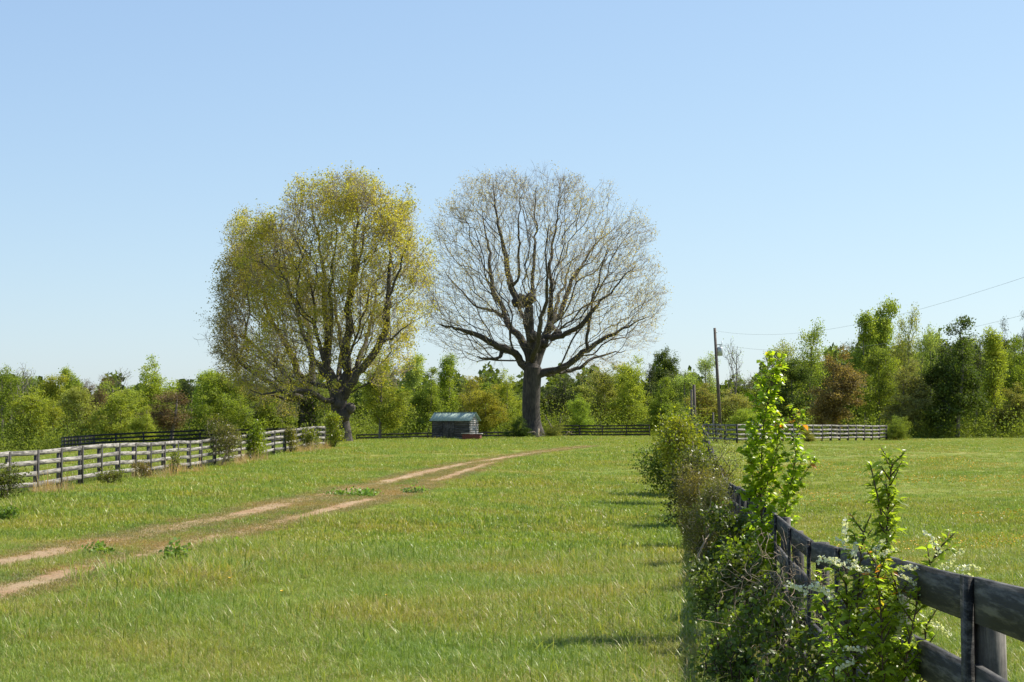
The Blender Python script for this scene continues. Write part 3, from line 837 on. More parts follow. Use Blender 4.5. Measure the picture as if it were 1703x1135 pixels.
def hero(name, label, base_px, Y, limbs, ells_px, npts, nfol, leafsize, color, seed, bf, ang, r0, barkmats, shell=.3, spread=.25, second=None, e=2.25, seg=.55, tips_pts=0, burls=(), leafy=None, crown_c=(900, 470), crown_r=(190, 168)):
    rng = np.random.default_rng(seed)
    b, T, sc = px_tree(base_px, Y)
    lines = []
    for pl, rr, lid in limbs:
        lines.append((np.array([T(*p) for p in pl]), rr, lid))
    seeds = seed_lines(lines, seg, .10)
    ells = [(T(cx, cy, dy), (rx * sc, rdep * sc, ry * sc), w) for cx, cy, dy, rx, ry, rdep, w in ells_px]
    cb = T(*crown_c); 
    for _ in range(16):      # ragged tufts round the rim
        a = rng.uniform(-.25, math.pi + .25); rx, ry = crown_r
        ells.append((cb + np.array([math.cos(a) * rx * sc, rng.normal(0, 2.0), math.sin(a) * ry * sc]), (rng.uniform(14, 30) * sc, 2.2, rng.uniform(18, 38) * sc), .28))
    pts = sample_ell(rng, ells, npts, shell)
    sp_ = np.array(seeds[0]); sr_ = np.array(seeds[2]); sl_ = np.array(seeds[3])
    c_ = sp_[(sl_ > 0) & (sr_ < .22)]; c_ = c_[rng.integers(0, len(c_), npts // 4)]
    pts = np.concatenate([pts, c_ + rng.normal(0, 1.0, c_.shape) + np.array([0, 0, .35])])
    pts = pts[pts[:, 2] > 1.8]
    org = T(base_px[0], base_px[1] - 110)
    tr = grow(seeds, pts, seg=seg * 1.3, bf=bf, ang=ang, r0=r0, e=e, rng=rng, origin=org)
    root = empty(name, tuple(b), 0, label, "tree")
    LI, R = tr["LI"], tr["R"]
    thick = R > 0.10
    mt = limb_mesh(tr, (LI == 0) & (R > .03), barkmats[0], "trunk")
    trunk = ob("trunk", mt, root)
    for q, (px, py, dy, rad) in enumerate(burls):
        c = T(px, py, dy)
        th, ph = np.meshgrid(np.linspace(0, 2 * np.pi, 9)[:-1], np.linspace(.15, np.pi - .15, 6))
        rr = rad * (1 + .12 * rng.normal(size=th.shape))
        V = np.stack([rr * np.cos(th) * np.sin(ph), rr * np.sin(th) * np.sin(ph), rr * np.cos(ph) * 1.1], -1).reshape(-1, 3) + c
        i = np.arange(5)[:, None] * 8; j = np.arange(8)[None]
        F = np.stack([i + j, i + (j + 1) % 8, i + 8 + (j + 1) % 8, i + 8 + j], -1).reshape(-1, 4)
        ob("burl", mesh_np("burl", V, [F, np.array([np.arange(8)[::-1], 40 + np.arange(8)])], barkmats[0], smooth=True), trunk)
    for lid in sorted(set(LI) - {0}):
        s = LI == lid
        lm = ob("limb", limb_mesh(tr, s & (R >= .03), barkmats[0], "limb"), root)
        tm = limb_mesh(tr, s & (R < .03), barkmats[1], "twigs")
        if tm: tag(ob("twigs", tm, lm), kind="stuff")
    # short twigs off every fine node
    fine = np.where((R < .03))[0]
    k = tips_pts
    src = rng.choice(fine, k)
    dirs = tr["D"][src] * .9 + rng.normal(0, .55, (k, 3)) + np.array([0, 0, .25]); dirs /= np.linalg.norm(dirs, axis=1)[:, None]
    ln = rng.uniform(.35, 1.0, k)
    a_ = tr["P"][src]; m_ = a_ + dirs * (ln * .5)[:, None] + rng.normal(0, .04, (k, 3)); e_ = a_ + dirs * ln[:, None] + np.array([0, 0, .06])
    w = r0 * .75
    U = np.cross(dirs, np.array([.2, .97, .1])); U /= np.linalg.norm(U, axis=1)[:, None]; Wv = np.cross(dirs, U)
    rings = []
    for c, ww in ((a_, w), (m_, w * .8)):
        for an in (0, 2.094, 4.189): rings.append(c + ww * (math.cos(an) * U + math.sin(an) * Wv))
    V = np.stack(rings + [e_], 1).reshape(-1, 3); i = (np.arange(k) * 7)[:, None]
    F4 = np.concatenate([i + np.array([[0, 1, 4, 3]]), i + np.array([[1, 2, 5, 4]]), i + np.array([[2, 0, 3, 5]])]); F3 = np.concatenate([i + np.array([[3, 4, 6]]), i + np.array([[4, 5, 6]]), i + np.array([[5, 3, 6]])])
    tag(ob("twigs", mesh_np("twigs", V, [F4, F3], barkmats[1]), root), kind="stuff")
    ends = e_
    # foliage clings to twig ends, in clumps
    ang3 = rng.normal(size=(9, 3)) * 1.0; ph3 = rng.random(9) * 6.28
    cl = rng.random(len(ends)) ** 2.5 * np.clip(.75 + np.sin(ends @ ang3.T + ph3).sum(1) / 3.2, .05, 1.2) ** 1.3
    src = rng.choice(len(ends), nfol, p=cl / cl.sum())
    pos = ends[src] + rng.normal(0, spread, (nfol, 3))
    if leafy: pos = pos[leafy(pos, rng, T)]
    tag(ob("foliage", leaves_at(pos, leafsize, rng, mat=M_LEAF), root, color), kind="stuff")
    print(name, len(R), "R0", R[0])
    return root

oak_limbs = [
    ([(886, 730), (885, 712), (883, 690), (883, 660), (885, 632), (886, 612)], [1.35, .92, .80, .76, .80, .85], 0),
    ([(884, 618), (875, 612), (862, 602), (850, 593, -1), (826, 588, -2), (800, 573, -3), (770, 560, -4), (738, 546, -5)], [.42, .36, .32, .26, .16, .08], 1),
    ([(838, 590, -1.5), (822, 604, -2), (808, 603, -2.4), (795, 595, -3)], [.2, .17, .12, .06], 1),
    ([(885, 610), (872, 580), (862, 562, 1), (850, 545, 1.5), (842, 525, 2), (836, 508, 2)], [.5, .42, .38, .32, .26, .2], 2),
    ([(836, 508, 2), (822, 492, 2.5), (815, 478, 3), (812, 440, 3), (808, 390, 3.5), (800, 330, 4)], [.24, .22, .17, .12, .07, .03], 2),
    ([(845, 530, 2), (825, 520, 3), (800, 505, 4), (765, 480, 5), (735, 440, 6)], [.2, .15, .1, .07, .03], 2),
    ([(884, 610), (884, 575, -.5), (882, 540, -1), (880, 510, -1)], [.55, .48, .45, .42], 3),
    ([(880, 512, -1), (862, 505, -1.4), (852, 490, -1.5), (850, 468, -1.5), (840, 445, -2), (832, 400, -2), (828, 350, -2), (822, 310, -2)], [.36, .33, .28, .24, .16, .12, .07, .03], 3),
    ([(858, 478, -1.5), (866, 465, -2), (868, 430, -3), (866, 380, -4), (870, 330, -4)], [.14, .12, .1, .06, .03], 3),
    ([(884, 500, -1), (890, 470, 0), (888, 430, 0), (890, 380, 1), (892, 310, 1)], [.22, .18, .13, .08, .03], 3),
    ([(888, 608), (898, 580, .5), (907, 560, .5), (912, 540, .5), (916, 510, .5)], [.48, .42, .38, .32, .26], 4),
    ([(914, 520, .5), (920, 480, 0), (918, 430, 0), (926, 380, 0), (935, 320, 0)], [.24, .2, .14, .09, .03], 4),
    ([(910, 545, .5), (930, 522, 2), (940, 495, 3), (955, 455, 4), (985, 405, 5), (1030, 365, 6)], [.3, .26, .2, .13, .08, .03], 4),
    ([(906, 560), (925, 560, -2), (940, 548, -3), (965, 530, -4), (1000, 500, -5), (1050, 450, -6)], [.3, .26, .2, .14, .09, .03], 5),
    ([(888, 628), (905, 622), (925, 617, -1), (950, 600, -1.5), (975, 578, -2), (995, 560, -2.4), (1030, 545, -3), (1075, 530, -3.5)], [.36, .36, .32, .28, .22, .14, .09, .03], 6),
    ([(972, 580, -2), (975, 550, -2), (982, 510, -2), (992, 460, -2), (1010, 410, -2)], [.16, .14, .11, .08, .03], 6),
    ([(905, 624), (935, 619, 2), (965, 612, 3), (1000, 595, 4), (1045, 580, 5)], [.26, .23, .18, .11, .04], 7),
    ([(884, 605), (880, 580, 3), (870, 540, 5), (850, 480, 7), (840, 400, 8)], [.34, .28, .2, .12, .04], 8),
    ([(890, 605), (905, 570, 4), (930, 520, 6), (950, 460, 8), (960, 400, 9)], [.34, .28, .2, .12, .04], 9),
    ([(884, 605), (890, 580, -3), (900, 530, -5), (905, 470, -7), (910, 390, -8)], [.3, .24, .17, .1, .04], 10)]
oak_ells = [(895, 440, 0, 150, 150, 170, 10), (785, 500, 0, 80, 95, 150, 3.2), (1010, 480, 0, 95, 95, 150, 4.0), (800, 350, 0, 45, 65, 80, 1.1), (845, 320, -1, 35, 38, 60, .5), (900, 325, 0, 55, 45, 90, .8),
            (955, 335, 1, 35, 45, 70, .7), (1045, 410, 0, 38, 50, 70, .7), (750, 390, 0, 42, 55, 80, .8), (1070, 490, 0, 40, 70, 80, .9), (735, 545, 0, 35, 40, 80, .6), (1060, 560, 0, 45, 22, 80, .4), (790, 590, -2, 45, 18, 80, .3), (985, 600, 0, 60, 14, 90, .25)]
hero("oak_tree", "huge nearly bare oak with a thick straight trunk beside the shed", (886, 728), 165, oak_limbs, oak_ells, 5600, 30000, .12, (0.42, 0.35, 0.14), 21, .34, 1.1, .0112,
     (M_BARK, M_TWIG), tips_pts=17000, burls=((867, 503, -1.5, .6), (858, 505, -1.6, .45), (880, 499, -1.3, .55), (915, 545, -.2, .45), (928, 556, -1, .42), (893, 578, -.8, .5), (905, 572, -.9, .42), (848, 470, -1.6, .35), (885, 560, -1.2, .5)), spread=.22)

left_limbs = [
    ([(574, 742), (570, 720), (566, 695), (563, 672), (562, 655)], [.78, .62, .58, .66, .62], 0),
    ([(560, 660), (552, 643), (541, 625), (534, 600, 1), (537, 570, 1), (532, 530, 1.5), (528, 470, 2), (522, 400, 2), (515, 330, 2)], [.46, .42, .36, .3, .24, .18, .12, .08, .03], 1),
    ([(537, 575, 1), (550, 555, 0), (556, 510, -1), (560, 440, -1), (562, 360, -1)], [.2, .17, .13, .08, .03], 1),
    ([(564, 655), (570, 632), (571, 605, -.5), (568, 570, -.5), (571, 530, -.5), (578, 470, -1), (585, 400, -1), (592, 320, -1)], [.46, .4, .34, .3, .24, .17, .1, .03], 2),
    ([(572, 520, -.5), (592, 490, -2), (605, 440, -3), (612, 370, -3)], [.16, .13, .09, .03], 2),
    ([(570, 668), (586, 642, -1), (603, 620, -1), (618, 600, -1.5), (631, 580, -1.5), (636, 550, -1.5), (638, 500, -2), (646, 440, -2), (655, 360, -2)], [.34, .32, .3, .27, .25, .18, .13, .08, .03], 3),
    ([(632, 580, -1.5), (645, 560, -2.5), (665, 550, -3), (690, 540, -3)], [.12, .1, .07, .03], 3),
    ([(637, 540, -1.5), (650, 500, -3), (668, 460, -4), (690, 400, -4)], [.13, .11, .08, .03], 3),
    ([(560, 672), (548, 658, -1), (530, 652, -2), (505, 648, -3), (480, 652, -4), (450, 655, -5), (430, 650, -5)], [.28, .25, .2, .17, .12, .07, .03], 4),
    ([(550, 645), (530, 638, 2), (505, 635, 3), (475, 622, 4), (445, 600, 5), (415, 570, 6)], [.22, .2, .16, .12, .08, .03], 5),
    ([(545, 632), (520, 600, 1), (500, 560, 2), (480, 500, 3), (462, 430, 4), (455, 370, 4)], [.26, .22, .17, .12, .08, .03], 6),
    ([(562, 655), (560, 620, 4), (548, 570, 6), (540, 500, 7), (536, 420, 8)], [.3, .25, .18, .12, .04], 7),
    ([(565, 655), (580, 610, 4), (600, 560, 6), (615, 500, 7), (620, 420, 8)], [.3, .25, .18, .12, .04], 8)]
left_ells = [(555, 440, 0, 105, 145, 120, 9), (470, 460, 0, 65, 100, 110, 4), (640, 470, 0, 60, 120, 100, 3.2), (580, 325, 0, 55, 38, 60, 1), (660, 375, 0, 38, 52, 55, 1.0), (430, 400, 0, 38, 45, 60, .9), (520, 340, 0, 45, 42, 60, .8),
             (690, 440, 0, 22, 60, 50, .4), (500, 590, -2, 90, 40, 100, 1.6), (640, 600, 0, 42, 55, 80, 1.1), (455, 640, -3, 60, 24, 60, .5)]
def not_too_low(pos, rng, T): return pos[:, 2] > 2.2
hero("oak_tree", "big golden-green leafing oak with a forked trunk left of the shed", (573, 738), 138, left_limbs, left_ells, 2700, 88000, .14, (0.39, 0.37, 0.075), 22, .30, .8, .013,
     (M_BARK, M_TWIG), tips_pts=20000, burls=((573, 690, -.6, .5), (583, 680, -.6, .42), (562, 672, -.5, .4), (560, 640, -.3, .35)), spread=.20, leafy=not_too_low, crown_c=(565, 455), crown_r=(125, 128))
second_limbs = [
    ([(513, 742), (512, 715), (511, 690), (510, 665)], [.75, .66, .6, .6], 0),
    ([(510, 668), (500, 640), (480, 600, 1), (455, 560, 2), (430, 510, 2), (412, 450, 2), (408, 400, 2)], [.4, .34, .28, .2, .14, .08, .03], 1),
    ([(510, 668), (495, 655, -1), (465, 640, -2), (430, 620, -3), (400, 590, -3), (378, 565, -3)], [.34, .3, .22, .15, .09, .03], 2),
    ([(510, 668), (515, 630), (510, 580), (495, 520), (480, 450), (470, 400)], [.36, .3, .24, .16, .1, .03], 3),
    ([(508, 670), (480, 662, 3), (440, 655, 5), (405, 640, 6), (380, 625, 6)], [.25, .2, .14, .09, .03], 4)]
second_ells = [(440, 520, 0, 80, 110, 110, 5), (394, 480, 0, 32, 70, 70, 1.3), (386, 560, 0, 26, 60, 70, 1.2), (430, 610, 0, 70, 45, 90, 1.5), (425, 400, 0, 45, 45, 60, 1)]
sec = hero("oak_tree", "pale leafing oak with a dark ivy-clad trunk behind the golden oak", (513, 736), 146, second_limbs, second_ells, 1900, 40000, .14, (0.32, 0.29, 0.10), 23, .28, .7, .013,
     (M_BARK, M_TWIG), tips_pts=12000, spread=.24, leafy=not_too_low, crown_c=(452, 530), crown_r=(62, 110))

_r = np.random.default_rng(77); _n2 = 2600; _a = _r.random(_n2) * 6.28; _h = _r.random(_n2) ** 1.2 * 4.2
_p = np.stack([np.cos(_a) * (.68 + _r.normal(0, .16, _n2)), np.sin(_a) * (.68 + _r.normal(0, .16, _n2)), _h], 1)
tag(ob("ivy", leaves_at(_p, .22, _r, name="ivy", mat=M_LEAF), sec, (0.05, 0.075, 0.02)), kind="stuff")

# ---------------------------------------------------------------- kinds of woodland tree (10 m prototypes)
def proto(kind, seed, lobes=7, h=10., w=6., low=.08, npts=230, nleaf=5200, lsize=.22, spread=.30, mat=M_LEAF, tmpl=LEAF4, bare=False, clump=2.3, shape='round'):
    rng = np.random.default_rng(seed)
    tops = []
    ells = []
    for i in range(lobes):
        t = rng.uniform(low + .08, .92)
        if shape == 'round': rw = math.sqrt(max(.05, 1 - ((t - .5) / .56) ** 2))
        elif shape == 'cone': rw = max(.08, 1.05 - t)
        elif shape == 'vase': rw = .45 + .6 * t if t < .75 else 1.5 * (1.06 - t) + .35
        else: rw = .55 + .3 * rng.random()
        a = rng.random() * 6.28; off = rw * w / 2 * rng.uniform(.2, .62)
        rr = w * .5 * rw * rng.uniform(.38, .62)
        ells.append(((off * math.cos(a), off * math.sin(a), t * h), (rr, rr, min(rr * rng.uniform(.8, 1.5), (1.02 - t) * h + .25)), rr ** 2))
    ells.append(((0, 0, h * .55), (w * .22, w * .22, h * .42), w * w * .06))
    pts = sample_ell(rng, ells, npts, .35); pts = pts[(pts[:, 2] > low * h) & (pts[:, 2] < h * 1.03)]
    lean = rng.normal(0, .25, 2)
    stem = np.array([(0, 0, -.2), (lean[0] * .2, lean[1] * .2, h * .2), (lean[0], lean[1], h * .5), (lean[0] * 1.4, lean[1], h * .8)])
    tr = grow(seed_lines([(stem, [.16, .13, .09, .04], 0)], .6), pts, seg=.7, bf=.2, ang=.6, r0=.014, e=2.3, rng=rng, origin=(0, 0, h * .1))
    tm = limb_mesh(tr, np.ones(len(tr["R"]), bool), M_BARK_PALE, "trunk")
    if bare and nleaf == 0: return (tm, None)
    ends = tr["P"][(tr["R"] < .05)]
    wt = rng.random(len(ends)) ** clump
    src = rng.choice(len(ends), nleaf, p=wt / wt.sum())
    pos = ends[src] + rng.normal(0, spread, (nleaf, 3)) * np.array([1, 1, .8])
    pos = pos[pos[:, 2] > low * h * .6]
    return (tm, leaves_at(pos, lsize, rng, tmpl=tmpl, name="crown", mat=mat))

K = {}
K["broad"] = [proto("b", 40 + i, lobes=9, w=6.5, nleaf=19000, lsize=.165) for i in range(4)]
K["tall"] = [proto("t", 50 + i, lobes=7, w=4.2, nleaf=11500, shape='vase', lsize=.16) for i in range(3)]
K["loose"] = [proto("l", 60 + i, lobes=7, w=4.8, nleaf=5600, lsize=.145, spread=.3, shape='vase', npts=320) for i in range(3)]
K["pine"] = [proto("p", 70 + i, lobes=9, w=4.8, low=.22, nleaf=8500, lsize=.24, spread=.28, mat=M_NEEDLE, tmpl=LEAF_N, clump=2.5, shape='col') for i in range(3)]
K["cone"] = [proto("c", 76 + i, lobes=10, w=3.6, low=.05, nleaf=6500, lsize=.25, spread=.25, mat=M_NEEDLE, tmpl=LEAF_N, clump=1.5, shape='cone') for i in range(2)]
K["bare"] = [proto("n", 80 + i, lobes=7, w=4.6, nleaf=300, lsize=.12, npts=620, shape='vase') for i in range(2)]
K["bush"] = [proto("s", 90 + i, lobes=9, h=10, w=11, low=.02, nleaf=17000, lsize=.26, spread=.5, npts=260) for i in range(3)]

GREEN = (0.175, 0.235, 0.042); BRIGHT = (0.245, 0.32, 0.055); YELLOW = (0.275, 0.325, 0.058); PALE = (0.31, 0.37, 0.12); OLIVE = (0.235, 0.25, 0.075)
GOLD = (0.27, 0.265, 0.05); DARK = (0.085, 0.13, 0.03); PINE = (0.045, 0.065, 0.025); BROWN = (0.165, 0.125, 0.07); RUST = (0.205, 0.16, 0.075); TANC = (0.205, 0.21, 0.09)
NAMES = {"broad": "broadleaf_tree", "tall": "broadleaf_tree", "loose": "young_tree", "pine": "pine_tree", "cone": "cedar_tree", "bare": "bare_tree", "bush": "bush"}
PW = {"broad": 6.5, "tall": 4.4, "loose": 4.8, "pine": 4.8, "cone": 3.6, "bare": 4.6, "bush": 11.}
trnd = random.Random(5)
def tree(kind, px, top, wpx, Y, color, label, group=None, base=None):
    x = at(px, 700, Y)[0]; z = g1(x, Y)
    h = at(px, top, Y)[2] - z
    w = wpx * 1.22 * Y / F_PX
    tm, cm = trnd.choice(K[kind])
    r = empty(NAMES[kind], (x, Y, z - .05), trnd.uniform(0, 6.28), label, "bush" if kind == "bush" else "tree", group)
    sz = h / 10.1; sx = w / PW[kind]
    r.scale = (sx, sx, sz)
    t = ob("trunk", tm, r)
    f_ = trnd.uniform(.88, 1.12)
    if cm: ob("crown", cm, r, tuple(c * f_ * trnd.uniform(.95, 1.05) for c in color))
    return r

FRONT = [
 ("loose", 5, 600, 60, 196, GREEN, "bright green tree at the left edge of the photo"),
 ("bare", 38, 590, 55, 205, PALE, "pale wispy half-leafed tree rising behind the wood's left end"),
 ("broad", 50, 645, 85, 180, YELLOW, "yellow-green bushy tree beyond the left end of the dark fence"),
 ("tall", 88, 618, 55, 190, YELLOW, "narrow yellow-green tree just right of the pale wispy tree"),
 ("tall", 113, 606, 40, 200, BRIGHT, "small bright-topped tree poking above the left wood"),
 ("pine", 142, 617, 44, 206, BROWN, "brownish pine top between the bright-topped tree and bare spikes"),
 ("broad", 135, 645, 80, 178, OLIVE, "brownish olive tree behind the dark fence's left corner"),
 ("bare", 197, 601, 55, 208, PALE, "bare spiky crown left of the round bright green tree"),
 ("pine", 170, 622, 40, 204, BROWN, "dark brownish pine just left of the bare spiky crown"),
 ("broad", 200, 636, 85, 172, YELLOW, "large yellow-green tree in front of the bare spiky crown"),
 ("broad", 252, 598, 78, 192, BRIGHT, "round-topped bright green tree standing highest in the left wood"),
 ("broad", 240, 675, 50, 160, YELLOW, "low bright shrubby tree just behind the dark fence"),
 ("pine", 284, 636, 96, 166, BROWN, "broad brown-needled pine right of the round bright green tree"),
 ("pine", 312, 622, 50, 190, PINE, "dark pointed pine behind the brown-needled pine"),
 ("tall", 345, 616, 60, 186, BRIGHT, "bright green tree right of the dark pointed pine"),
 ("broad", 375, 622, 95, 172, GREEN, "full green tree left of the ivy-clad oak"),
 ("broad", 425, 640, 90, 178, GREEN, "green tree half hidden by the pale oak's low branches"),
 ("broad", 480, 655, 80, 182, DARK, "deep green tree behind the ivy-clad trunk"),
 ("broad", 545, 640, 90, 186, GREEN, "green tree behind the golden oak's forked trunk"),
 ("broad", 632, 588, 92, 168, (0.29, 0.31, 0.06), "pale yellow-green spreading tree between the golden oak and the shed"),
 ("tall", 690, 583, 52, 196, PALE, "tall pale tree filling the gap between the two great oaks"),
 ("broad", 712, 612, 66, 182, GREEN, "green tree rising above the shed's left end"),
 ("tall", 745, 590, 50, 198, BRIGHT, "bright green tree behind the shed roof"),
 ("loose", 778, 615, 60, 190, GOLD, "golden tree rising above the shed's gable"),
 ("broad", 808, 640, 62, 184, GOLD, "orange-gold tree just right of the shed"),
 ("broad", 842, 618, 62, 192, YELLOW, "yellow tree close behind the bare oak's trunk on its left"),
 ("pine", 928, 622, 62, 186, PINE, "dark pine right of the bare oak's trunk"),
 ("broad", 965, 655, 42, 180, BRIGHT, "small bright green tree right of the dark pine"),
 ("broad", 1005, 604, 72, 196, OLIVE, "olive tree behind the bare oak's right branches"),
 ("broad", 1045, 592, 72, 190, YELLOW, "tall yellow tree behind the bare oak's right branch tips"),
 ("pine", 1080, 590, 38, 204, PINE, "dark evergreen top right of the tall yellow tree"),
 ("broad", 1108, 582, 50, 206, DARK, "dark green crown standing above the wood left of the poles"),
 ("broad", 1098, 628, 62, 180, GREEN, "mid green tree left of the tall twin posts"),
 ("loose", 1140, 610, 56, 200, PALE, "light green tree just behind the tall twin posts"),
 ("loose", 1176, 578, 42, 202, PALE, "pale pointed tree just left of the utility pole"),
 ("bare", 1221, 548, 46, 198, PALE, "dead bare tree right of the utility pole"),
 ("bare", 1244, 610, 50, 205, PALE, "pinkish twiggy bare tree beside the dead bare tree"),
 ("broad", 1165, 640, 80, 186, OLIVE, "olive green tree behind the utility pole"),
 ("broad", 1225, 648, 76, 184, OLIVE, "low olive tree below the dead bare tree"),
 ("loose", 1302, 556, 60, 196, PALE, "pale green tree just right of the tall sapling's tip"),
 ("loose", 1352, 532, 66, 192, BRIGHT, "tall light green tree left of the rust-coloured tree"),
 ("broad", 1318, 600, 84, 176, DARK, "dark green tree behind the near sapling"),
 ("broad", 1390, 582, 98, 168, RUST, "rust-brown tree behind the far pale fence"),
 ("tall", 1440, 512, 62, 186, BRIGHT, "bright tall tree right of the rust tree, left of its twin"),
 ("tall", 1474, 488, 56, 188, BRIGHT, "tallest bright green tree on the right"),
 ("broad", 1462, 580, 70, 174, GREEN, "leafy green tree between the rust and tan trees"),
 ("loose", 1512, 506, 46, 194, PALE, "thin pale tree just right of the tallest tree"),
 ("loose", 1548, 530, 50, 192, PALE, "thin pale tree left of the broad dark tree"),
 ("broad", 1505, 604, 92, 164, TANC, "tan-olive tree above the bush at the fence's end"),
 ("broad", 1592, 528, 118, 163, (0.075, 0.12, 0.03), "broad dark-green tree with shadowed base on the right"),
 ("pine", 1622, 555, 52, 176, PINE, "dark pine inside the right edge of the broad dark tree"),
 ("pine", 1578, 548, 56, 176, PINE, "dark pine on the left shoulder of the broad tree"),
 ("tall", 1654, 548, 62, 172, BRIGHT, "light green tree between the broad dark tree and the photo's edge"),
 ("cone", 1671, 517, 34, 186, PINE, "pointed dark conifer above the wood at right"),
 ("pine", 1706, 514, 46, 180, PINE, "dark pine cut off by the right edge of the photo"),
 ("broad", 1700, 560, 70, 176, GREEN, "green tree at the right edge below the cut-off pine"),
 ("broad", 1684, 640, 76, 166, OLIVE, "low brownish tree at the foot of the right wood"),
 ("broad", 1560, 640, 70, 166, DARK, "low dark tree under the broad tree's left side"),
]
for a in FRONT: tree(*a)
# trees deeper in the wood: nothing in the photograph tells them apart
for i in range(96):
    px = -60 + i * 19.4 + trnd.uniform(-10, 10); Yb = trnd.uniform(202, 238)
    if 540 < px < 600: continue
    t0 = np.interp(px, [-60, 200, 350, 600, 900, 1120, 1200, 1290, 1450, 1600, 1760], [622, 634, 632, 634, 636, 618, 640, 600, 552, 565, 572])
    tree(trnd.choice(["broad", "tall", "tall", "pine"]), px, t0 + trnd.uniform(-8, 26), trnd.uniform(60, 90), Yb, trnd.choice([GREEN, OLIVE, YELLOW, GREEN, DARK, BRIGHT]),
         "tree deep in the wood, mostly hidden by the trees in front", "trees deep in the wood")

# undergrowth at the wood's edge and the dim mass inside it
def mass(name, label, n, size, color, fn, seed, mat=M_LEAF):
    rng = np.random.default_rng(seed)
    pos = fn(n, rng)
    o = ob(name, leaves_at(pos, size, rng, name=name, mat=mat), None, color)
    return tag(o, label, kind="stuff")
def edge_line(px):   # distance of the wood's edge for each bearing
    return np.interp(px, [-80, 300, 480, 600, 900, 1100, 1300, 1500, 1780], [172, 168, 172, 180, 182, 184, 176, 163, 162])
def under(n, rng):
    px = rng.uniform(-120, 1820, n); c = rng.integers(0, 260, n); r2 = np.random.default_rng(3)
    cx = r2.uniform(-120, 1820, 260); cy = r2.uniform(-1, 16, 260); ch = r2.uniform(.8, 3.2, 260)
    Y = edge_line(cx[c]) + cy[c]; X = (cx[c] - W_PX / 2) / F_PX * Y + rng.normal(0, 1.5, n); Y = Y + rng.normal(0, 1.0, n)
    Z = G(X, Y) + np.abs(rng.normal(0, .7, n)) * ch[c]
    return np.stack([X, Y, Z], 1)
mass("undergrowth", "tangle of green undergrowth along the foot of the wood", 170000, .18, (0.17, 0.22, 0.045), under, 51)
def deep(n, rng):
    px = rng.uniform(-220, 1920, n); Y = rng.uniform(206, 262, n); X = (px - W_PX / 2) / F_PX * Y
    hmax = np.interp(px, [-60, 350, 600, 900, 1120, 1250, 1300, 1450, 1600, 1760], [8.2, 8.0, 8.2, 8.0, 8.6, 6.5, 9, 13, 12.6, 12]) + 1.2 * np.sin(px * .11) + np.sin(px * .041)
    return np.stack([X, Y, G(X, Y) + hmax * rng.random(n) ** 1.3 * .86], 1)
mass("far_wood", "dim green mass of far woodland behind the tree line", 120000, .8, (0.09, 0.125, 0.03), deep, 52)

# ---------------------------------------------------------------- far bushes
for a in [("bush", 1490, 692, 46, 150, GREEN, "round green bush at the right end of the far pale fence"),
          ("bush", 1240, 680, 60, 136, BRIGHT, "bright green bush behind the far fence corner"),
          ("bush", 862, 694, 44, 162, DARK, "dark bush at the left foot of the bare oak's trunk"),
          ("bush", 918, 704, 36, 163, OLIVE, "low olive bush at the right foot of the bare oak's trunk"),
          ("bush", 1344, 712, 26, 125, OLIVE, "small dull bush by the far fence behind the sapling")]:
    tree(*a)

def shrub(name, label, base, h, w, seed, color, nleaf, lsize, npts=260, lobes=7, mat=M_LEAF_PLAIN, tmpl=LEAF7, low=.03, spread=.1, clump=1.3, stemmat=M_STEM, shape='round', r0=.003, lean=(0, 0), depth=None, cat="shrub", szd=1.0, group=None, arch=0):
    """a plant built at its own size: stems > branches, foliage"""
    rng = np.random.default_rng(seed)
    x, y = base; z = g1(x, y)
    d = depth or w
    ells = []
    for i in range(lobes):
        t = rng.uniform(low + .1, .86)
        rw = {'round': math.sqrt(max(.05, 1 - ((t - .45) / .62) ** 2)), 'col': .8, 'cone': max(.15, 1.1 - t), 'vase': .5 + .5 * t}[shape]
        a = rng.random() * 6.28; q = rng.uniform(.2, .65)
        rr = .5 * rw * rng.uniform(.35, .6)
        ells.append(((w * .5 * rw * q * math.cos(a) + lean[0] * t, d * .5 * rw * q * math.sin(a) + lean[1] * t, t * h), (w * rr, d * rr, h * rng.uniform(.14, .26)), 1))
    pts = sample_ell(rng, ells, npts, .3); pts = pts[(pts[:, 2] > low * h) & (pts[:, 2] < h)]
    lines = []
    for i in range(4):
        a = rng.random() * 6.28; rb = .12 * w
        lines.append((np.array([(0, 0, -.05 if i == 0 else 0.02), (rb * math.cos(a), rb * math.sin(a), h * .2), (2 * rb * math.cos(a) + lean[0] * .5, 2 * rb * math.sin(a) + lean[1] * .5, h * .5)]), [r0 * 5, r0 * 4, r0 * 2.5], i))
    tr = grow(seed_lines(lines, h * .08), pts, seg=h * .07, bf=.15, ang=.4, r0=r0, e=2.2, rng=rng, origin=(0, 0, 0), jit=.12)
    root = empty(name, (x, y, z), 0, label, cat, group)
    sm = limb_mesh(tr, np.ones(len(tr["R"]), bool), stemmat, "stems", sides=4)
    ob("stems", sm, root)
    ends = tr["P"][tr["R"] < r0 * 3]
    wt = rng.random(len(ends)) ** clump
    src = rng.choice(len(ends), nleaf, p=wt / wt.sum())
    pos = ends[src] + rng.normal(0, spread, (nleaf, 3))
    pos = pos[pos[:, 2] > .01]
    fo = leaves_at(pos, lsize, rng, tmpl=tmpl, name="foliage", mat=mat)
    ob("foliage", fo, root, color)
    return root, tr

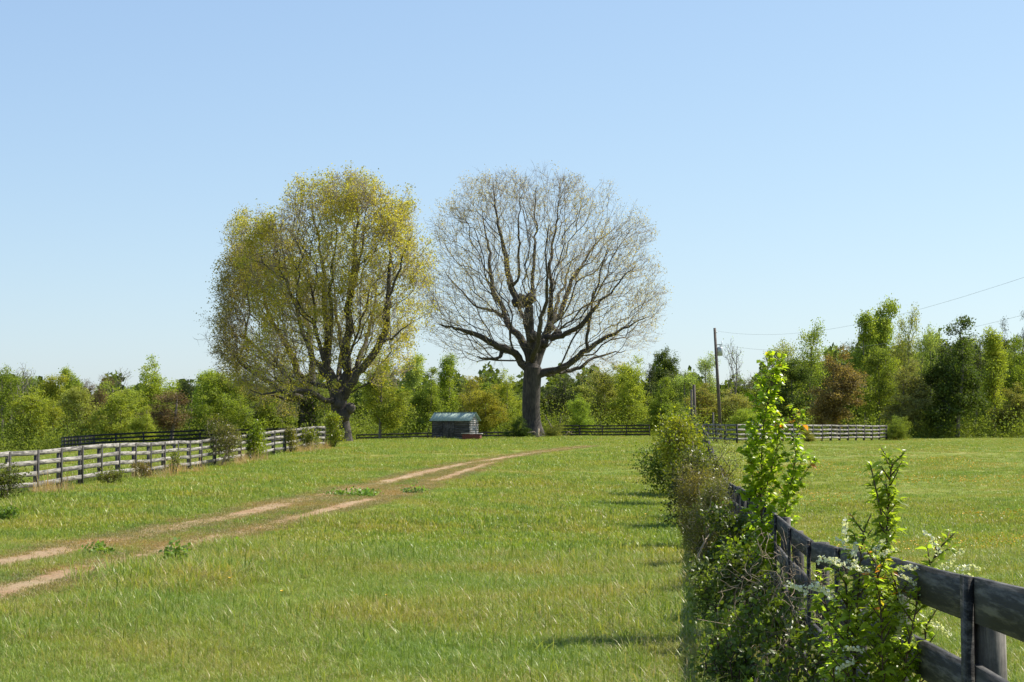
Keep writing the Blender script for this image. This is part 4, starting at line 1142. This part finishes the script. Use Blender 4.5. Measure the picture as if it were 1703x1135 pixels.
# along the left fence
LFX = lambda Y: float(np.interp(Y, [41, 51, 60, 75, 89, 101, 104], [-14.6, -14.1, -13.95, -13.7, -12.6, -11.3, -10.9]))
def at_left(px, Y, dx): return ((px - W_PX / 2) / F_PX * Y, Y)
shrub("shrub", "big twiggy olive shrub swallowing the left fence", at_left(368, 77, 0), 2.2, 2.1, 201, (0.12, 0.13, 0.035), 3800, .07, npts=420, spread=.14, stemmat=M_DRY, r0=.005, tmpl=LEAF4)
shrub("shrub", "bright green upright shrub, tallest in front of the left fence", at_left(428, 84, 0), 2.0, 1.15, 202, (0.17, 0.235, 0.018), 3000, .09, spread=.12, r0=.005, tmpl=LEAF4, shape='round', lobes=9)
shrub("shrub", "narrow yellow-green shrub between two bright green ones on the left", at_left(484, 92, 0), 1.45, .8, 203, (0.17, 0.18, 0.03), 1300, .08, spread=.1, r0=.004, tmpl=LEAF4)
shrub("shrub", "loose leafy shrub against the pale fence left of its last shrub", at_left(515, 96, 0), 1.75, 1.1, 204, (0.15, 0.19, 0.025), 1500, .085, spread=.14, r0=.004, tmpl=LEAF4)
shrub("shrub", "bright yellow-green shrub hiding the right end of the left fence", at_left(556, 100, 0), 1.95, 1.15, 205, (0.19, 0.24, 0.022), 3000, .09, spread=.12, r0=.005, tmpl=LEAF4, lobes=9)
shrub("shrub", "low shrub in the left bottom corner before the pale fence", at_left(5, 47, 0), 1.0, 1.6, 206, (0.10, 0.13, 0.03), 2600, .06, spread=.12, r0=.004, tmpl=LEAF4)
shrub("shrub", "low green weed clump below the fourth visible fence post on the left", at_left(186, 56, 0), .62, .9, 207, (0.12, 0.15, 0.03), 1100, .055, spread=.08, tmpl=LEAF4)
shrub("shrub", "low brownish weed clump at the middle of the left fence", at_left(238, 61, 0), .6, 1.1, 208, (0.16, 0.135, 0.05), 1000, .055, spread=.08, tmpl=LEAF4, stemmat=M_DRY)
shrub("shrub", "small bright green weed below the left fence rails", at_left(292, 66, 0), .9, .6, 209, (0.17, 0.21, 0.03), 600, .06, spread=.08, tmpl=LEAF4)

# hedge on the near fence (from far to near)
HX = lambda Y, d=0.0: (fence_x(Y) - d, Y)
hedge = [
 ("dense dark green bush crowning the far end of the hedge", 58, 1.3, 3.1, 2.3, 301, (0.10, 0.155, 0.02), 9500, .085, LEAF4, .18),
 ("yellowish leafy bush in front of the hedge's dark far bush", 52, 1.0, 2.75, 1.9, 302, (0.20, 0.24, 0.025), 6500, .08, LEAF4, .16),
 ("arching feathery shrub leaning over the far dark fence", 46, .3, 2.5, 2.3, 303, (0.17, 0.205, 0.05), 5200, .055, LEAF4, .18),
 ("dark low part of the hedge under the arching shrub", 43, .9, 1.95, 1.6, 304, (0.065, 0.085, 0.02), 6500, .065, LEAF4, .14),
 ("brown-green juniper-like shrub in the middle of the hedge", 35, .72, 1.8, 1.35, 305, (0.17, 0.165, 0.05), 11000, .07, LEAF_N, .07),
 ("second juniper-like shrub nearer along the hedge", 29, .60, 1.5, 1.1, 306, (0.13, 0.15, 0.04), 11000, .06, LEAF_N, .07)]
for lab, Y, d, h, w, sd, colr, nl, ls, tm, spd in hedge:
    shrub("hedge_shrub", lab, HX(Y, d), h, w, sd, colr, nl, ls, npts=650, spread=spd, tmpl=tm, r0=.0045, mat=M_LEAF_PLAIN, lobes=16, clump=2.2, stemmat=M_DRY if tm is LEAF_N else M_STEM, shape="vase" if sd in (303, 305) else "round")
brambles = [  # darker leaf colours here carry the hedge's deep shade
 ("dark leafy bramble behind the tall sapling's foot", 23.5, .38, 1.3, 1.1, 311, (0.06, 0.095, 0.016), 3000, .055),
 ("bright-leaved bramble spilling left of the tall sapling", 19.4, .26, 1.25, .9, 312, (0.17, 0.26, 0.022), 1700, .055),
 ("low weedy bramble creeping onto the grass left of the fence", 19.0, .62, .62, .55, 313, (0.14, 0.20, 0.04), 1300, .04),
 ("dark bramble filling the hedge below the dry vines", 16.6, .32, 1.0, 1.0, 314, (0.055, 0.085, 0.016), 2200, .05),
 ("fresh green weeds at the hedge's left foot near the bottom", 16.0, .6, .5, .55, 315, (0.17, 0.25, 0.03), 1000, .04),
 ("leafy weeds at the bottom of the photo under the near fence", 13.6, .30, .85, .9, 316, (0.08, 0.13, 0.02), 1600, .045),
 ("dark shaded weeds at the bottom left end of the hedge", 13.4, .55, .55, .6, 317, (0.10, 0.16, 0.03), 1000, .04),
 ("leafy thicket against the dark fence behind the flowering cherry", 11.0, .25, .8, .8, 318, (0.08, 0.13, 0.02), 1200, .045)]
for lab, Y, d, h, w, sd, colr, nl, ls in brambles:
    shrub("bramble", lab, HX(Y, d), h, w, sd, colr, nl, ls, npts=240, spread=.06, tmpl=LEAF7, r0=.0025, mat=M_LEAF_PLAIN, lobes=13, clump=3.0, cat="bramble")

for lab, px, py, h, w, colr, nl, ls, sd in [
 ("dark green weed tuft on the lawn at the left edge of the photo", 12, 868, .42, .6, (0.10, 0.18, 0.035), 420, .07, 331),
 ("broad-leaved dock poking above the tall tussock beside the track", 285, 945, .38, .6, (0.13, 0.22, 0.045), 300, .085, 332),
 ("leafy weed between the two ruts nearest the left edge", 165, 925, .14, .7, (0.15, 0.26, 0.05), 160, .08, 333),
 ("low weed patch between the ruts where the track greens over", 600, 826, .14, 2.2, (0.14, 0.25, 0.045), 600, .08, 334),
 ("low bluish green weed right of the overgrown lower rut", 690, 822, .18, 1.2, (0.13, 0.22, 0.06), 240, .09, 335),
 ("small leafy weed low in the lawn left of the bare rut end", 395, 912, .12, .5, (0.15, 0.26, 0.05), 90, .08, 336)]:
    c = px_ground(px, py)
    shrub("weed", lab, (c[0], c[1]), h, w, sd, colr, nl, ls, npts=60, spread=.07, tmpl=LEAF4, r0=.0012, lobes=6, cat="weed")

# ---------------------------------------------------------------- the two saplings, leaf by leaf
def leaf_part_mesh(name, L, Wd, mat, var, fold=.12, droop=.22):
    t = np.array([0, .12, .35, .62, .85, 1.0]); wv = np.array([.0, .55, 1.0, .85, .42, 0]) * Wd / 2
    mid = np.stack([np.zeros(6), t * L, -droop * L * t ** 2], 1)
    Lf = mid + np.stack([-wv, np.zeros(6), np.abs(wv) * fold * 2], 1); Rt = mid + np.stack([wv, np.zeros(6), np.abs(wv) * fold * 2], 1)
    V = np.concatenate([mid, Lf[1:5], Rt[1:5]])
    F3 = [(0, 1, 6), (0, 10, 1), (4, 5, 9), (4, 13, 5)]; F4 = []
    for i in range(3): F4 += [(1 + i, 2 + i, 7 + i, 6 + i), (2 + i, 1 + i, 10 + i, 11 + i)]
    return mesh_np(name, V, [np.array(F3), np.array(F4)], mat, {"var": np.full(len(V), var)}, smooth=True)

def sapling(name, label, base, stems, side_len, node_gap, leafL, leafW, color, seed, tipcol=None, per=2, maxparts=300, droop=.3, lo_r=.010, cat="sapling"):
    rng = np.random.default_rng(seed)
    x, y = base; z = g1(x, y)
    root = empty(name, (x, y, z), 0, label, cat)
    mb = MB(); L = []
    for S_ in stems:
        P = np.array([np.array(p) for p in S_["p"]]) - np.array([x, y, z])
        d = np.concatenate([[0], np.cumsum(np.linalg.norm(np.diff(P, axis=0), axis=1))]); m = max(6, int(d[-1] / .08))
        t = np.linspace(0, d[-1], m); Q = np.stack([np.interp(t, d, P[:, k]) for k in range(3)], 1)
        Q[1:-1] += rng.normal(0, .006, (m - 2, 3))
        for _ in range(2): Q[1:-1] = .25 * Q[:-2] + .5 * Q[1:-1] + .25 * Q[2:]
        mb.tube(Q, np.linspace(S_.get("r", lo_r), .0025, m), 6)
        T0 = np.gradient(Q, axis=0); T0 /= np.linalg.norm(T0, axis=1)[:, None]
        start = S_.get("from", .15)
        s = start * d[-1]; az = rng.random() * 6
        while s < d[-1]:
            u = s / d[-1]; c = np.array([np.interp(s, t, Q[:, k]) for k in range(3)]); tt = T0[min(m - 1, int(u * m))]
            az += 2.4 + rng.normal(0, .3)
            out = np.array([math.cos(az), math.sin(az), 0])
            sl = side_len * S_.get("side", 1.0) * rng.uniform(.35, 1.0) * (1 - S_.get("taper", .55) * u) + .02
            dd = out * .75 + tt * .75; dd /= np.linalg.norm(dd)
            e = c + dd * sl + np.array([0, 0, .15 * sl]); mid = (c + e) / 2 + np.array([0, 0, -.02 * sl])
            if sl > .05: mb.tube([c, mid, e], [.0035, .0028, .0015], 4)
            nl = max(1, int(sl / node_gap)) * per
            for q in range(nl):
                f = rng.uniform(.25, 1.0) if nl > 1 else 1
                pp = c + (e - c) * f
                a2 = rng.random() * 6.28; od = np.array([math.cos(a2), math.sin(a2), rng.uniform(-1.0, .35)]) + dd * .6
                L.append((pp, od / np.linalg.norm(od), u, f))
            s += S_.get("gap", .035)
        for q in range(5):
            a2 = rng.random() * 6.28; L.append((Q[-1] - T0[-1] * rng.random() * .03, np.array([math.cos(a2) * .6, math.sin(a2) * .6, .8]) / 1.1, 1.0, 1.0))
    ob("stems", mb.mesh("stems", M_STEM, smooth=True), root)
    vs = [leaf_part_mesh("leaf", 1.0, leafW / leafL, M_LEAF_NEAR, v, fold=f, droop=dr) for v, f, dr in ((.2, .1, .25), (.35, .2, .35), (.5, .12, .15), (.62, .05, .4), (.72, .18, .25))]
    vt = [leaf_part_mesh("leaf", 1.0, leafW / leafL, M_LEAF_NEAR, v, fold=.22, droop=.2) for v in (.88, .99)]
    rng.shuffle(L)
    # nearest the camera first: those are the parts, the rest one stuff mesh
    L.sort(key=lambda a: a[0][1] + rng.normal(0, .15))
    restV, restF3, restF4, nb = [], [], [], 0
    VV, VN = [], 0
    posr, Xr, Yr, Zr, sr = [], [], [], [], []
    for i, (p, od, u, f) in enumerate(L):
        Yv = Vector(od); up = Vector((rng.normal(0, .45) + .15, rng.normal(0, .45) - .1, 1.0)); Xv = Yv.cross(up).normalized(); Zv = Xv.cross(Yv)
        sz = leafL * rng.uniform(.45, 1.2) * (1.0 if u < .93 else .7)
        if i < maxparts:
            me = (vt if (u > .9 and rng.random() < .6) or rng.random() < .03 else vs)
            o = ob("leaf", me[rng.integers(0, len(me))], root, color)
            R = Matrix((Xv, Yv, Zv)).transposed().to_4x4()
            o.matrix_basis = Matrix.Translation(p) @ R @ Matrix.Scale(sz, 4)
        else:
            posr.append(p); Xr.append(Xv); Yr.append(Yv); Zr.append(Zv); sr.append(sz)
    if posr:
        V, F = stamp(LEAF7[0] * np.array([1.6 * leafW / leafL, .95, 1]), LEAF7[1], np.array(posr), np.array(Xr), np.array(Yr), np.array(Zr), np.array(sr))
        tag(ob("leaves", mesh_np("leaves", V, F, M_LEAF_NEAR, {"var": np.repeat(rng.random(len(posr)) * .8, 7)}), root, color), kind="stuff")
    print(name, "leaves", len(L))
    return root

def W3(px, py, Y): return tuple(at(px, py, Y))
Ys = 18.0
bx = at(1275, 900, Ys)[0]
sapling("pear_sapling", "tall bright green leafy sapling growing through the dark fence", (bx, Ys), [
    dict(p=[(bx, Ys, g1(bx, Ys)), W3(1268, 900, Ys), W3(1266, 820, Ys), W3(1268, 740, Ys), W3(1272, 690, Ys), W3(1284, 640, Ys), W3(1285, 600, Ys - .05)], r=.016, side=1.15, gap=.026, taper=.25),
    dict(p=[(bx + .02, Ys, g1(bx, Ys)), W3(1286, 930, Ys - .1), W3(1304, 860, Ys - .15), W3(1318, 790, Ys - .2), W3(1326, 740, Ys - .2), W3(1328, 690, Ys - .2)], r=.012, side=1.0, gap=.03, **{"from": .3}),
    dict(p=[W3(1266, 860, Ys), W3(1252, 800, Ys + .15), W3(1250, 740, Ys + .2), W3(1250, 710, Ys + .2)], r=.008, side=.7, gap=.034),
    dict(p=[W3(1268, 830, Ys), W3(1290, 760, Ys - .25), W3(1296, 700, Ys - .3)], r=.007, side=.7, gap=.034),
    dict(p=[W3(1310, 830, Ys - .1), W3(1335, 790, Ys - .1), W3(1356, 764, Ys - .1)], r=.005, side=.5, gap=.04)],
    .29, .062, .074, .062, (0.30, 0.42, 0.035), 401, per=6)
Yc = 7.0
cx = at(1472, 930, Yc)[0]; cz = g1(cx, Yc)
def cs(pts, **k): return dict(p=pts, **k)
cherry = sapling("cherry_sapling", "flowering wild cherry sapling with white blossom in front of the near fence", (cx, Yc), [
    cs([(cx - .02, Yc, cz), W3(1464, 1135, Yc), W3(1466, 1000, Yc), W3(1470, 930, Yc), W3(1477, 850, Yc), W3(1483, 768, Yc)], r=.009, side=.42, gap=.015, taper=.1, **{"from": .3}),
    cs([(cx - .06, Yc - .1, cz), W3(1425, 1130, Yc - .1), W3(1425, 1000, Yc - .1), W3(1430, 900, Yc - .1), W3(1440, 872, Yc - .1)], r=.007, side=.8, gap=.028, **{"from": .35}),
    cs([(cx + .02, Yc - .15, cz), W3(1500, 1130, Yc - .2), W3(1520, 1010, Yc - .2), W3(1545, 930, Yc - .15), W3(1575, 895, Yc - .1)], r=.007, side=.6, gap=.032, **{"from": .35}),
    cs([(cx - .1, Yc + .1, cz), W3(1385, 1130, Yc + .1), W3(1380, 1030, Yc + .1), W3(1362, 960, Yc + .1)], r=.006, side=.7, gap=.03, **{"from": .4}),
    cs([(cx, Yc + .1, cz), W3(1470, 1100, Yc - .2), W3(1462, 1000, Yc - .25), W3(1455, 930, Yc - .25)], r=.006, side=.8, gap=.028, **{"from": .35}),
    cs([(cx, Yc + .1, cz), W3(1500, 1120, Yc - .1), W3(1496, 1040, Yc - .1), W3(1488, 960, Yc - .1)], r=.006, side=.9, gap=.026, **{"from": .35}),
    cs([(cx, Yc + .1, cz), W3(1410, 1120, Yc - .15), W3(1405, 1050, Yc - .1), W3(1408, 965, Yc - .1)], r=.006, side=.9, gap=.026, **{"from": .35}),
    cs([(cx, Yc + .1, cz), W3(1530, 1135, Yc - .1), W3(1545, 1085, Yc - .1), W3(1540, 1040, Yc - .1)], r=.005, side=.7, gap=.03, **{"from": .4}),
    cs([W3(1470, 880, Yc), W3(1458, 820, Yc), W3(1447, 772, Yc)], r=.004, side=.12, gap=.04)],
    .21, .034, .050, .022, (0.27, 0.37, 0.05), 402, per=8)
# blossom spikes
M_WHITE = plain("petal_white", (0.80, 0.80, 0.74), 0.6, vary=0.06)
M_WHITE2 = leaf_material("petal", base=(0.78, 0.78, 0.72), transl=.3, var=(.9, 1.0), warm=0)
def spike_mesh(seed):
    rng = np.random.default_rng(seed); mb = MB()
    L = .085; t = np.linspace(0, 1, 6)
    ax = np.stack([np.zeros(6), L * t, .012 * np.sin(t * 2) - .03 * t ** 2], 1)
    mb.tube(ax, .0008, 3, False)
    a = np.arange(5) / 5 * 2 * np.pi
    for i in range(30):
        q = rng.uniform(.15, 1); c = np.array([0, L * q, -.03 * q * q + .01 * math.sin(q * 2)]); v = rng.normal(size=3); v /= np.linalg.norm(v)
        c = c + v * .010 * (1.15 - q * .5)
        U = np.cross(v, (0.3, .2, .9)); U /= np.linalg.norm(U); Wv = np.cross(v, U); r = .0055 * rng.uniform(.8, 1.2)
        V = np.concatenate([[c - v * .002], c + r * (np.cos(a)[:, None] * U + np.sin(a)[:, None] * Wv) + v * .001])
        mb.add(V, np.array([(0, k + 1, (k + 1) % 5 + 1) for k in range(5)]))
    return mb.mesh("blossom_spike", M_WHITE2)
SP = [spike_mesh(s) for s in (1, 2, 3)]
srng = random.Random(9)
inv = Matrix.Translation(-Vector(cherry.location))
for px, py, ang in [(1412, 925, 2.0), (1408, 945, 2.6), (1420, 940, 1.4), (1400, 938, 2.9), (1432, 955, 2.2), (1450, 930, 1.0), (1462, 928, .6), (1560, 925, 1.9), (1566, 945, 1.6), (1572, 955, 1.2), (1585, 950, .3), (1593, 958, -.2),
                   (1530, 948, 2.9), (1525, 975, 2.4), (1495, 985, -1.2), (1512, 1025, -1.5), (1500, 1015, -1.8), (1545, 1015, 0.1), (1556, 1012, .2), (1540, 1035, -.3), (1385, 1000, 2.2), (1375, 985, 2.8), (1450, 955, 2.7), (1345, 990, 2.5), (1470, 968, -2.4), (1440, 1085, 2.8), (1425, 1100, -2.9), (1405, 905, 1.5)]:
    o = ob("blossom_spike", srng.choice(SP), cherry)
    q = Vector(at(px, py, Yc - .15 + srng.uniform(-.12, .1)))
    Yv = Vector((math.cos(ang), srng.uniform(-.4, .4), math.sin(ang))).normalized(); Xv = Yv.cross(Vector((0, -.3, 1))).normalized(); Zv = Xv.cross(Yv)
    o.matrix_basis = inv @ Matrix.Translation(q) @ Matrix((Xv, Yv, Zv)).transposed().to_4x4() @ Matrix.Scale(srng.uniform(.95, 1.4), 4)

# dry vines hanging on the fence, dead twigs
def vines(name, label, Y0, dY, n, h0, h1, seed, mat, r=.0022, dx=.12, cat="vine", swirl=.22):
    rng = np.random.default_rng(seed); mb = MB(); x0 = fence_x(Y0) - .1; z0 = g1(x0, Y0)
    for i in range(n):
        c = np.array([rng.normal(0, dx), rng.uniform(-dY, dY), rng.uniform(h0, h1)]); v = rng.normal(0, 1, 3); v[2] = -abs(v[2]) * .4; P = [c]
        for k in range(12):
            v += rng.normal(0, .5, 3); v[2] -= .12; v /= np.linalg.norm(v); c = c + v * swirl * .25; c[2] = max(c[2], .02); c[0] = np.clip(c[0], -.45, .1); P.append(c)
        mb.tube(P, np.linspace(r, r * .5, len(P)), 3, False)
    root = empty(name, (x0, Y0, z0), 0, label, cat)
    mb.build("stems", mat, root)
vines("dry_vine", "tangle of tan dead vines hanging on the dark fence left of the cherry", 13.6, 1.5, 70, .55, 1.25, 501, M_DRY, r=.003)
vines("dry_vine", "dead tan stems tangled through the brambles at the bottom", 14.6, 1.6, 60, .1, .8, 503, M_DRY, r=.0025, dx=.35, swirl=.3)
vines("dry_vine", "dark dead twigs poking above the dark fence right of the cherry", 8.0, .5, 16, .95, 1.30, 502, M_STEM, r=.002, dx=.05)
def dead_branch(label, pts, r, seed, name="dead_branch", mat=M_DRY):
    rng = np.random.default_rng(seed); P = np.array(pts); b = P[0].copy(); P = P - b
    t = np.linspace(0, 1, 14); tt = np.linspace(0, 1, len(P)); Q = np.stack([np.interp(t, tt, P[:, k]) for k in range(3)], 1)
    Ln = np.linalg.norm(P[-1] - P[0]); Q[1:-1] += rng.normal(0, .02 * Ln, (12, 3)) * .5
    mb = MB().tube(Q, np.linspace(r, r * .4, 14), 6)
    for k in (4, 7, 10):
        d = rng.normal(0, 1, 3); d /= np.linalg.norm(d); mb.tube([Q[k], Q[k] + d * Ln * .12, Q[k] + d * Ln * .2 + np.array([0, 0, .05 * Ln])], [r * .45, r * .35, r * .2], 5)
    root = mb.build(name, mat); root.location = b; tag(root, label, "branch"); return root
dead_branch("pale dead branch curving up out of the weeds at the bottom", [W3(1255, 1150, 13), W3(1262, 1110, 13), W3(1272, 1090, 12.9), W3(1290, 1082, 12.9)], .012, 1)
dead_branch("pale bent stick in the dark hollow of the hedge", [W3(1160, 930, 25), W3(1170, 905, 25), W3(1182, 885, 25.1)], .018, 2)
dead_branch("upright pale stem in the middle of the hedge", [W3(1171, 870, 32), W3(1167, 845, 32), W3(1162, 815, 32)], .016, 3)
dead_branch("tall pale stem rising from the top of the hedge", [W3(1156, 815, 44), W3(1153, 770, 44), W3(1152, 735, 44)], .025, 4)
dead_branch("straight pale twig leaning low among the bottom weeds", [W3(1195, 1122, 14), W3(1180, 1098, 14), W3(1165, 1078, 14)], .006, 5)

# ---------------------------------------------------------------- shed
M_ROOF = plain("green_roof_metal", (0.36, 0.46, 0.39), 0.75, 0.0, 0.08, 2)
M_RED = plain("red_brick", (0.17, 0.055, 0.045), 0.85, vary=.35, scale=12)
M_STONE = plain("grey_stone", (0.42, 0.41, 0.40), 0.8, vary=.2, scale=8)
M_SHED_SHADED = wood_material("shaded_shed_board", (0.05, 0.046, 0.042), (0.15, 0.14, 0.13), grain=(2, 20, 14))  # board colour darkened to hold the shade of the sunless front
M_SHED_SUNLIT = wood_material("sunlit_gable_board", (0.30, 0.275, 0.25), (0.62, 0.59, 0.55), grain=(2, 20, 14))  # same boards made paler: sunlight on the right gable, put into the colour
YS = 158
sb = at(757, 731, YS); sx0 = sb[0]; sz0 = g1(sx0, YS)
shed = empty("shed", (sx0, YS, sz0), math.radians(-22), "small weathered plank shed with a green metal roof left of the bare oak", "shed")
# local: front faces -Y, the bright gable is the +X end
SL, SD, SH, RH = 3.75, 2.0, 1.80, .66
core = MB().box((0, 0, SH / 2), (SL - .08, SD - .08, SH)); core.build("inner_wall", M_SHED_SHADED, shed)
pl = MB().box((0, 0, 0), (1, .03, .19)).mesh("plank", M_SHED_SHADED); plg = MB().box((0, 0, 0), (1, .03, .185)).mesh("plank", M_SHED_SUNLIT)
plv = MB().box((0, 0, 0), (.17, .03, 1)).mesh("door_plank", M_SHED_SHADED)
def put(me, nm, parent, loc, sc=(1, 1, 1), rz=0, ry=0):
    o = ob(nm, me, parent); o.location = loc; o.scale = sc; o.rotation_euler = (random.uniform(-.03, .03), ry, rz); return o
for k in range(8):
    z = .12 + k * .205
    put(pl, "plank", shed, (-1.35, -SD / 2 - .01, z), (1.0, 1, 1)); put(pl, "plank", shed, (1.1, -SD / 2 - .01, z), (1.5, 1, 1)); put(pl, "plank", shed, (0, SD / 2 + .01, z), (SL, 1, 1))
door = empty("door", (0, 0, 0)); door.parent = shed
for k in range(6): put(plv, "door_plank", door, (-.72 + k * .19, -SD / 2 - .025, .86), (1, 1, 1.62))
for s_, mm in ((1, plg), (-1, pl)):
    for k in range(12):
        z = .11 + k * .2; wv = SD if z < SH else SD * max(.1, 1 - (z - SH + .05) / RH)
        o = put(mm, "plank", shed, (s_ * (SL / 2 + .012), 0, z), (wv, 1, 1), math.pi / 2)
gab = MB(); 
for s_ in (-1, 1):
    x = s_ * (SL / 2 - .05); V = np.array([(x, -SD / 2 + .05, SH - .02), (x, SD / 2 - .05, SH - .02), (x, 0, SH + RH - .08), (x - .03 * s_, -SD / 2 + .05, SH - .02), (x - .03 * s_, SD / 2 - .05, SH - .02), (x - .03 * s_, 0, SH + RH - .08)])
    gab.add(V, np.array([(0, 1, 2), (3, 5, 4)]))
gab.build("gable_wall", M_SHED_SHADED, shed)
roof = empty("roof", (0, 0, 0)); roof.parent = shed
ra = math.atan2(RH, SD / 2); rl = math.hypot(RH, SD / 2) + .22
for s_ in (-1, 1):
    mb = MB(); Rm = np.array(Matrix.Rotation(-s_ * ra, 3, 'X'))
    c = np.array([0, s_ * (rl / 2) * math.cos(ra), SH + RH + .03 - (rl / 2) * math.sin(ra)])
    mb.box(c, (SL + .45, rl, .025), Rm)
    for k in range(14):
        mb.box(c + Rm @ np.array([-SL / 2 - .2 + k * (SL + .4) / 13, 0, .022]), (.03, rl, .03), Rm)
    mb.build("roof_panel", M_ROOF, roof)
MB().box((0, 0, SH + RH + .045), (SL + .46, .16, .03)).build("ridge_cap", M_ROOF, roof)
# red box with slab lids beside the shed
wb = at(784, 731, 150); well = empty("brick_trough", (wb[0], 150, g1(wb[0], 150)), math.radians(-14), "low red brick trough under pale stone slabs at the shed's corner", "trough"); well.scale = (.82, .82, .9)
brk = MB().box((0, 0, 0), (.22, .22, .09)).mesh("brick", M_RED)
for lay in range(6):
    for k in range(8): put(brk, "brick", well, (-.84 + k * .235 + (lay % 2) * .08, -.36, .05 + lay * .1), (1, .5, 1))
    for k in range(3): put(brk, "brick", well, (.98, -.2 + k * .235, .05 + lay * .1), (.5, 1, 1))
MB().box((0, .02, .29), (1.8, .62, .56)).build("inner_wall", M_RED, well)
MB().box((-.36, 0, .66), (1.32, .95, .07)).build("slab", M_STONE, well); MB().box((.72, .05, .63), (.85, .9, .06)).build("slab", M_STONE, well)
# stump and fallen branches at the oak
b0 = px_ground(896, 732); st = MB().tube([b0 * 0 + (0, 0, -.1), (0.02, 0, .45), (.1, 0, .95)], [.22, .14, .10], 7); st.tube([(0.02, 0, .4), (-.3, 0, .62), (-.9, .1, .55)], [.09, .07, .03], 5)
o = st.build("stump", M_DRY); o.location = (b0[0], 155, g1(b0[0], 155)); tag(o, "pale broken stump in the grass at the bare oak's foot", "stump")
dead_branch("pale broken branch leaning against the bare oak's right side", [W3(918, 712, 160), W3(912, 700, 160), W3(905, 688, 160)], .05, 11)
dead_branch("pale fallen branch by the black fence right of the bare oak", [W3(938, 728, 168), W3(945, 718, 168), W3(952, 722, 168)], .07, 12)

# ---------------------------------------------------------------- poles and wires
M_POLE = bark_material("pole_wood", (0.055, 0.042, 0.034), (0.15, 0.12, 0.10), 8, .1)
M_METAL = plain("transformer_grey", (0.42, 0.44, 0.45), 0.45, 0.3, .1)
YP = 158
p0 = at(1199, 706, YP); p0[2] = g1(p0[0], YP); p1 = at(1188.5, 546, YP + 1.0)
up = empty("utility_pole", tuple(p0), 0, "tall brown utility pole with a grey transformer", "utility pole")
top = p1 - p0
MB().tube([(0, 0, -.3), tuple(top * .5), tuple(top)], [.17, .15, .12], 10).build("pole", M_POLE, up)
q = top * ((706 - 580) / 160.)
tr_ = MB().tube([q + (.36, -.05, -.42), q + (.36, -.05, -.40), q + (.36, -.05, .34), q + (.36, -.05, .40)], [.2, .26, .26, .20], 12).build("transformer", M_METAL, up, True)
MB().tube([q + (.38, -.05, .40), q + (.38, -.05, .62)], [.05, .03], 6).build("bushing", M_POLE, tr_)
MB().box(q + (.14, 0, .15), (.3, .08, .08)).build("bracket", M_METAL, up); MB().box(q + (.14, 0, -.2), (.3, .08, .08)).build("bracket", M_METAL, up)
MB().tube([q + (.55, 0, .3), q + (.55, 0, .95)], [.04, .03], 6).build("fuse_cutout", M_METAL, up); MB().box(q + (.3, 0, .62), (.5, .05, .05)).build("fuse_arm", M_POLE, up)
MB().tube([tuple(top * .96), tuple(top * .96 + (.22, 0, .02))], [.03, .05], 6).build("insulator", M_METAL, up)
M_WIRE = plain("wire_grey", (0.25, 0.25, 0.25), .5)
def wire(label, P, r):
    P = np.array(P); t = np.linspace(0, 1, 60); tt = np.linspace(0, 1, len(P))
    # smooth curve through the sighted points
    co = [np.polyfit(tt, P[:, k], min(3, len(P) - 1)) for k in range(3)]
    Q = np.stack([np.polyval(c, t) for c in co], 1)
    b = Q[0].copy(); o = MB().tube(Q - b, r, 5).build("power_line", M_WIRE); o.location = b; tag(o, label, "wire")
wire("upper overhead wire running from the pole top up to the right edge", [at(1191, 551, 158), at(1290, 556, 140), at(1400, 545, 122), at(1525, 515, 104), at(1703, 463, 84), at(1900, 395, 66)], .007)
wire("lower overhead wire running from the transformer to the right edge", [at(1199, 572, 158), at(1300, 584, 145), at(1460, 577, 130), at(1632, 539, 116), at(1703, 522, 110), at(1850, 480, 98)], .008)
tp = at(1154, 712, 122); zt = g1(tp[0], 122)
twin = empty("twin_post", (tp[0], 122, zt), 0, "pair of tall posts, one dark and one pale, at the end of the lane", "post")
hh = at(1154, 640, 122)[2] - zt
MB().tube([(0.05, 0, -.3), (.07, 0, 1.5), (.02, 0, hh)], [.12, .11, .10], 8).build("dark_post", M_POLE, twin)
MB().tube([(-.16, .1, -.3), (-.16, .1, hh - .35)], [.07, .07], 8).build("pale_post", M_POST, twin)
tp = at(1186, 707, 132); zt = g1(tp[0], 132); o = MB().tube([(0, 0, -.2), (0, 0, at(1186, 686, 132)[2] - zt)], [.08, .07], 8).build("marker_post", M_POST); o.location = (tp[0], 132, zt)
tag(o, "short pale post between the tall twin posts and the utility pole", "post")
print("done")
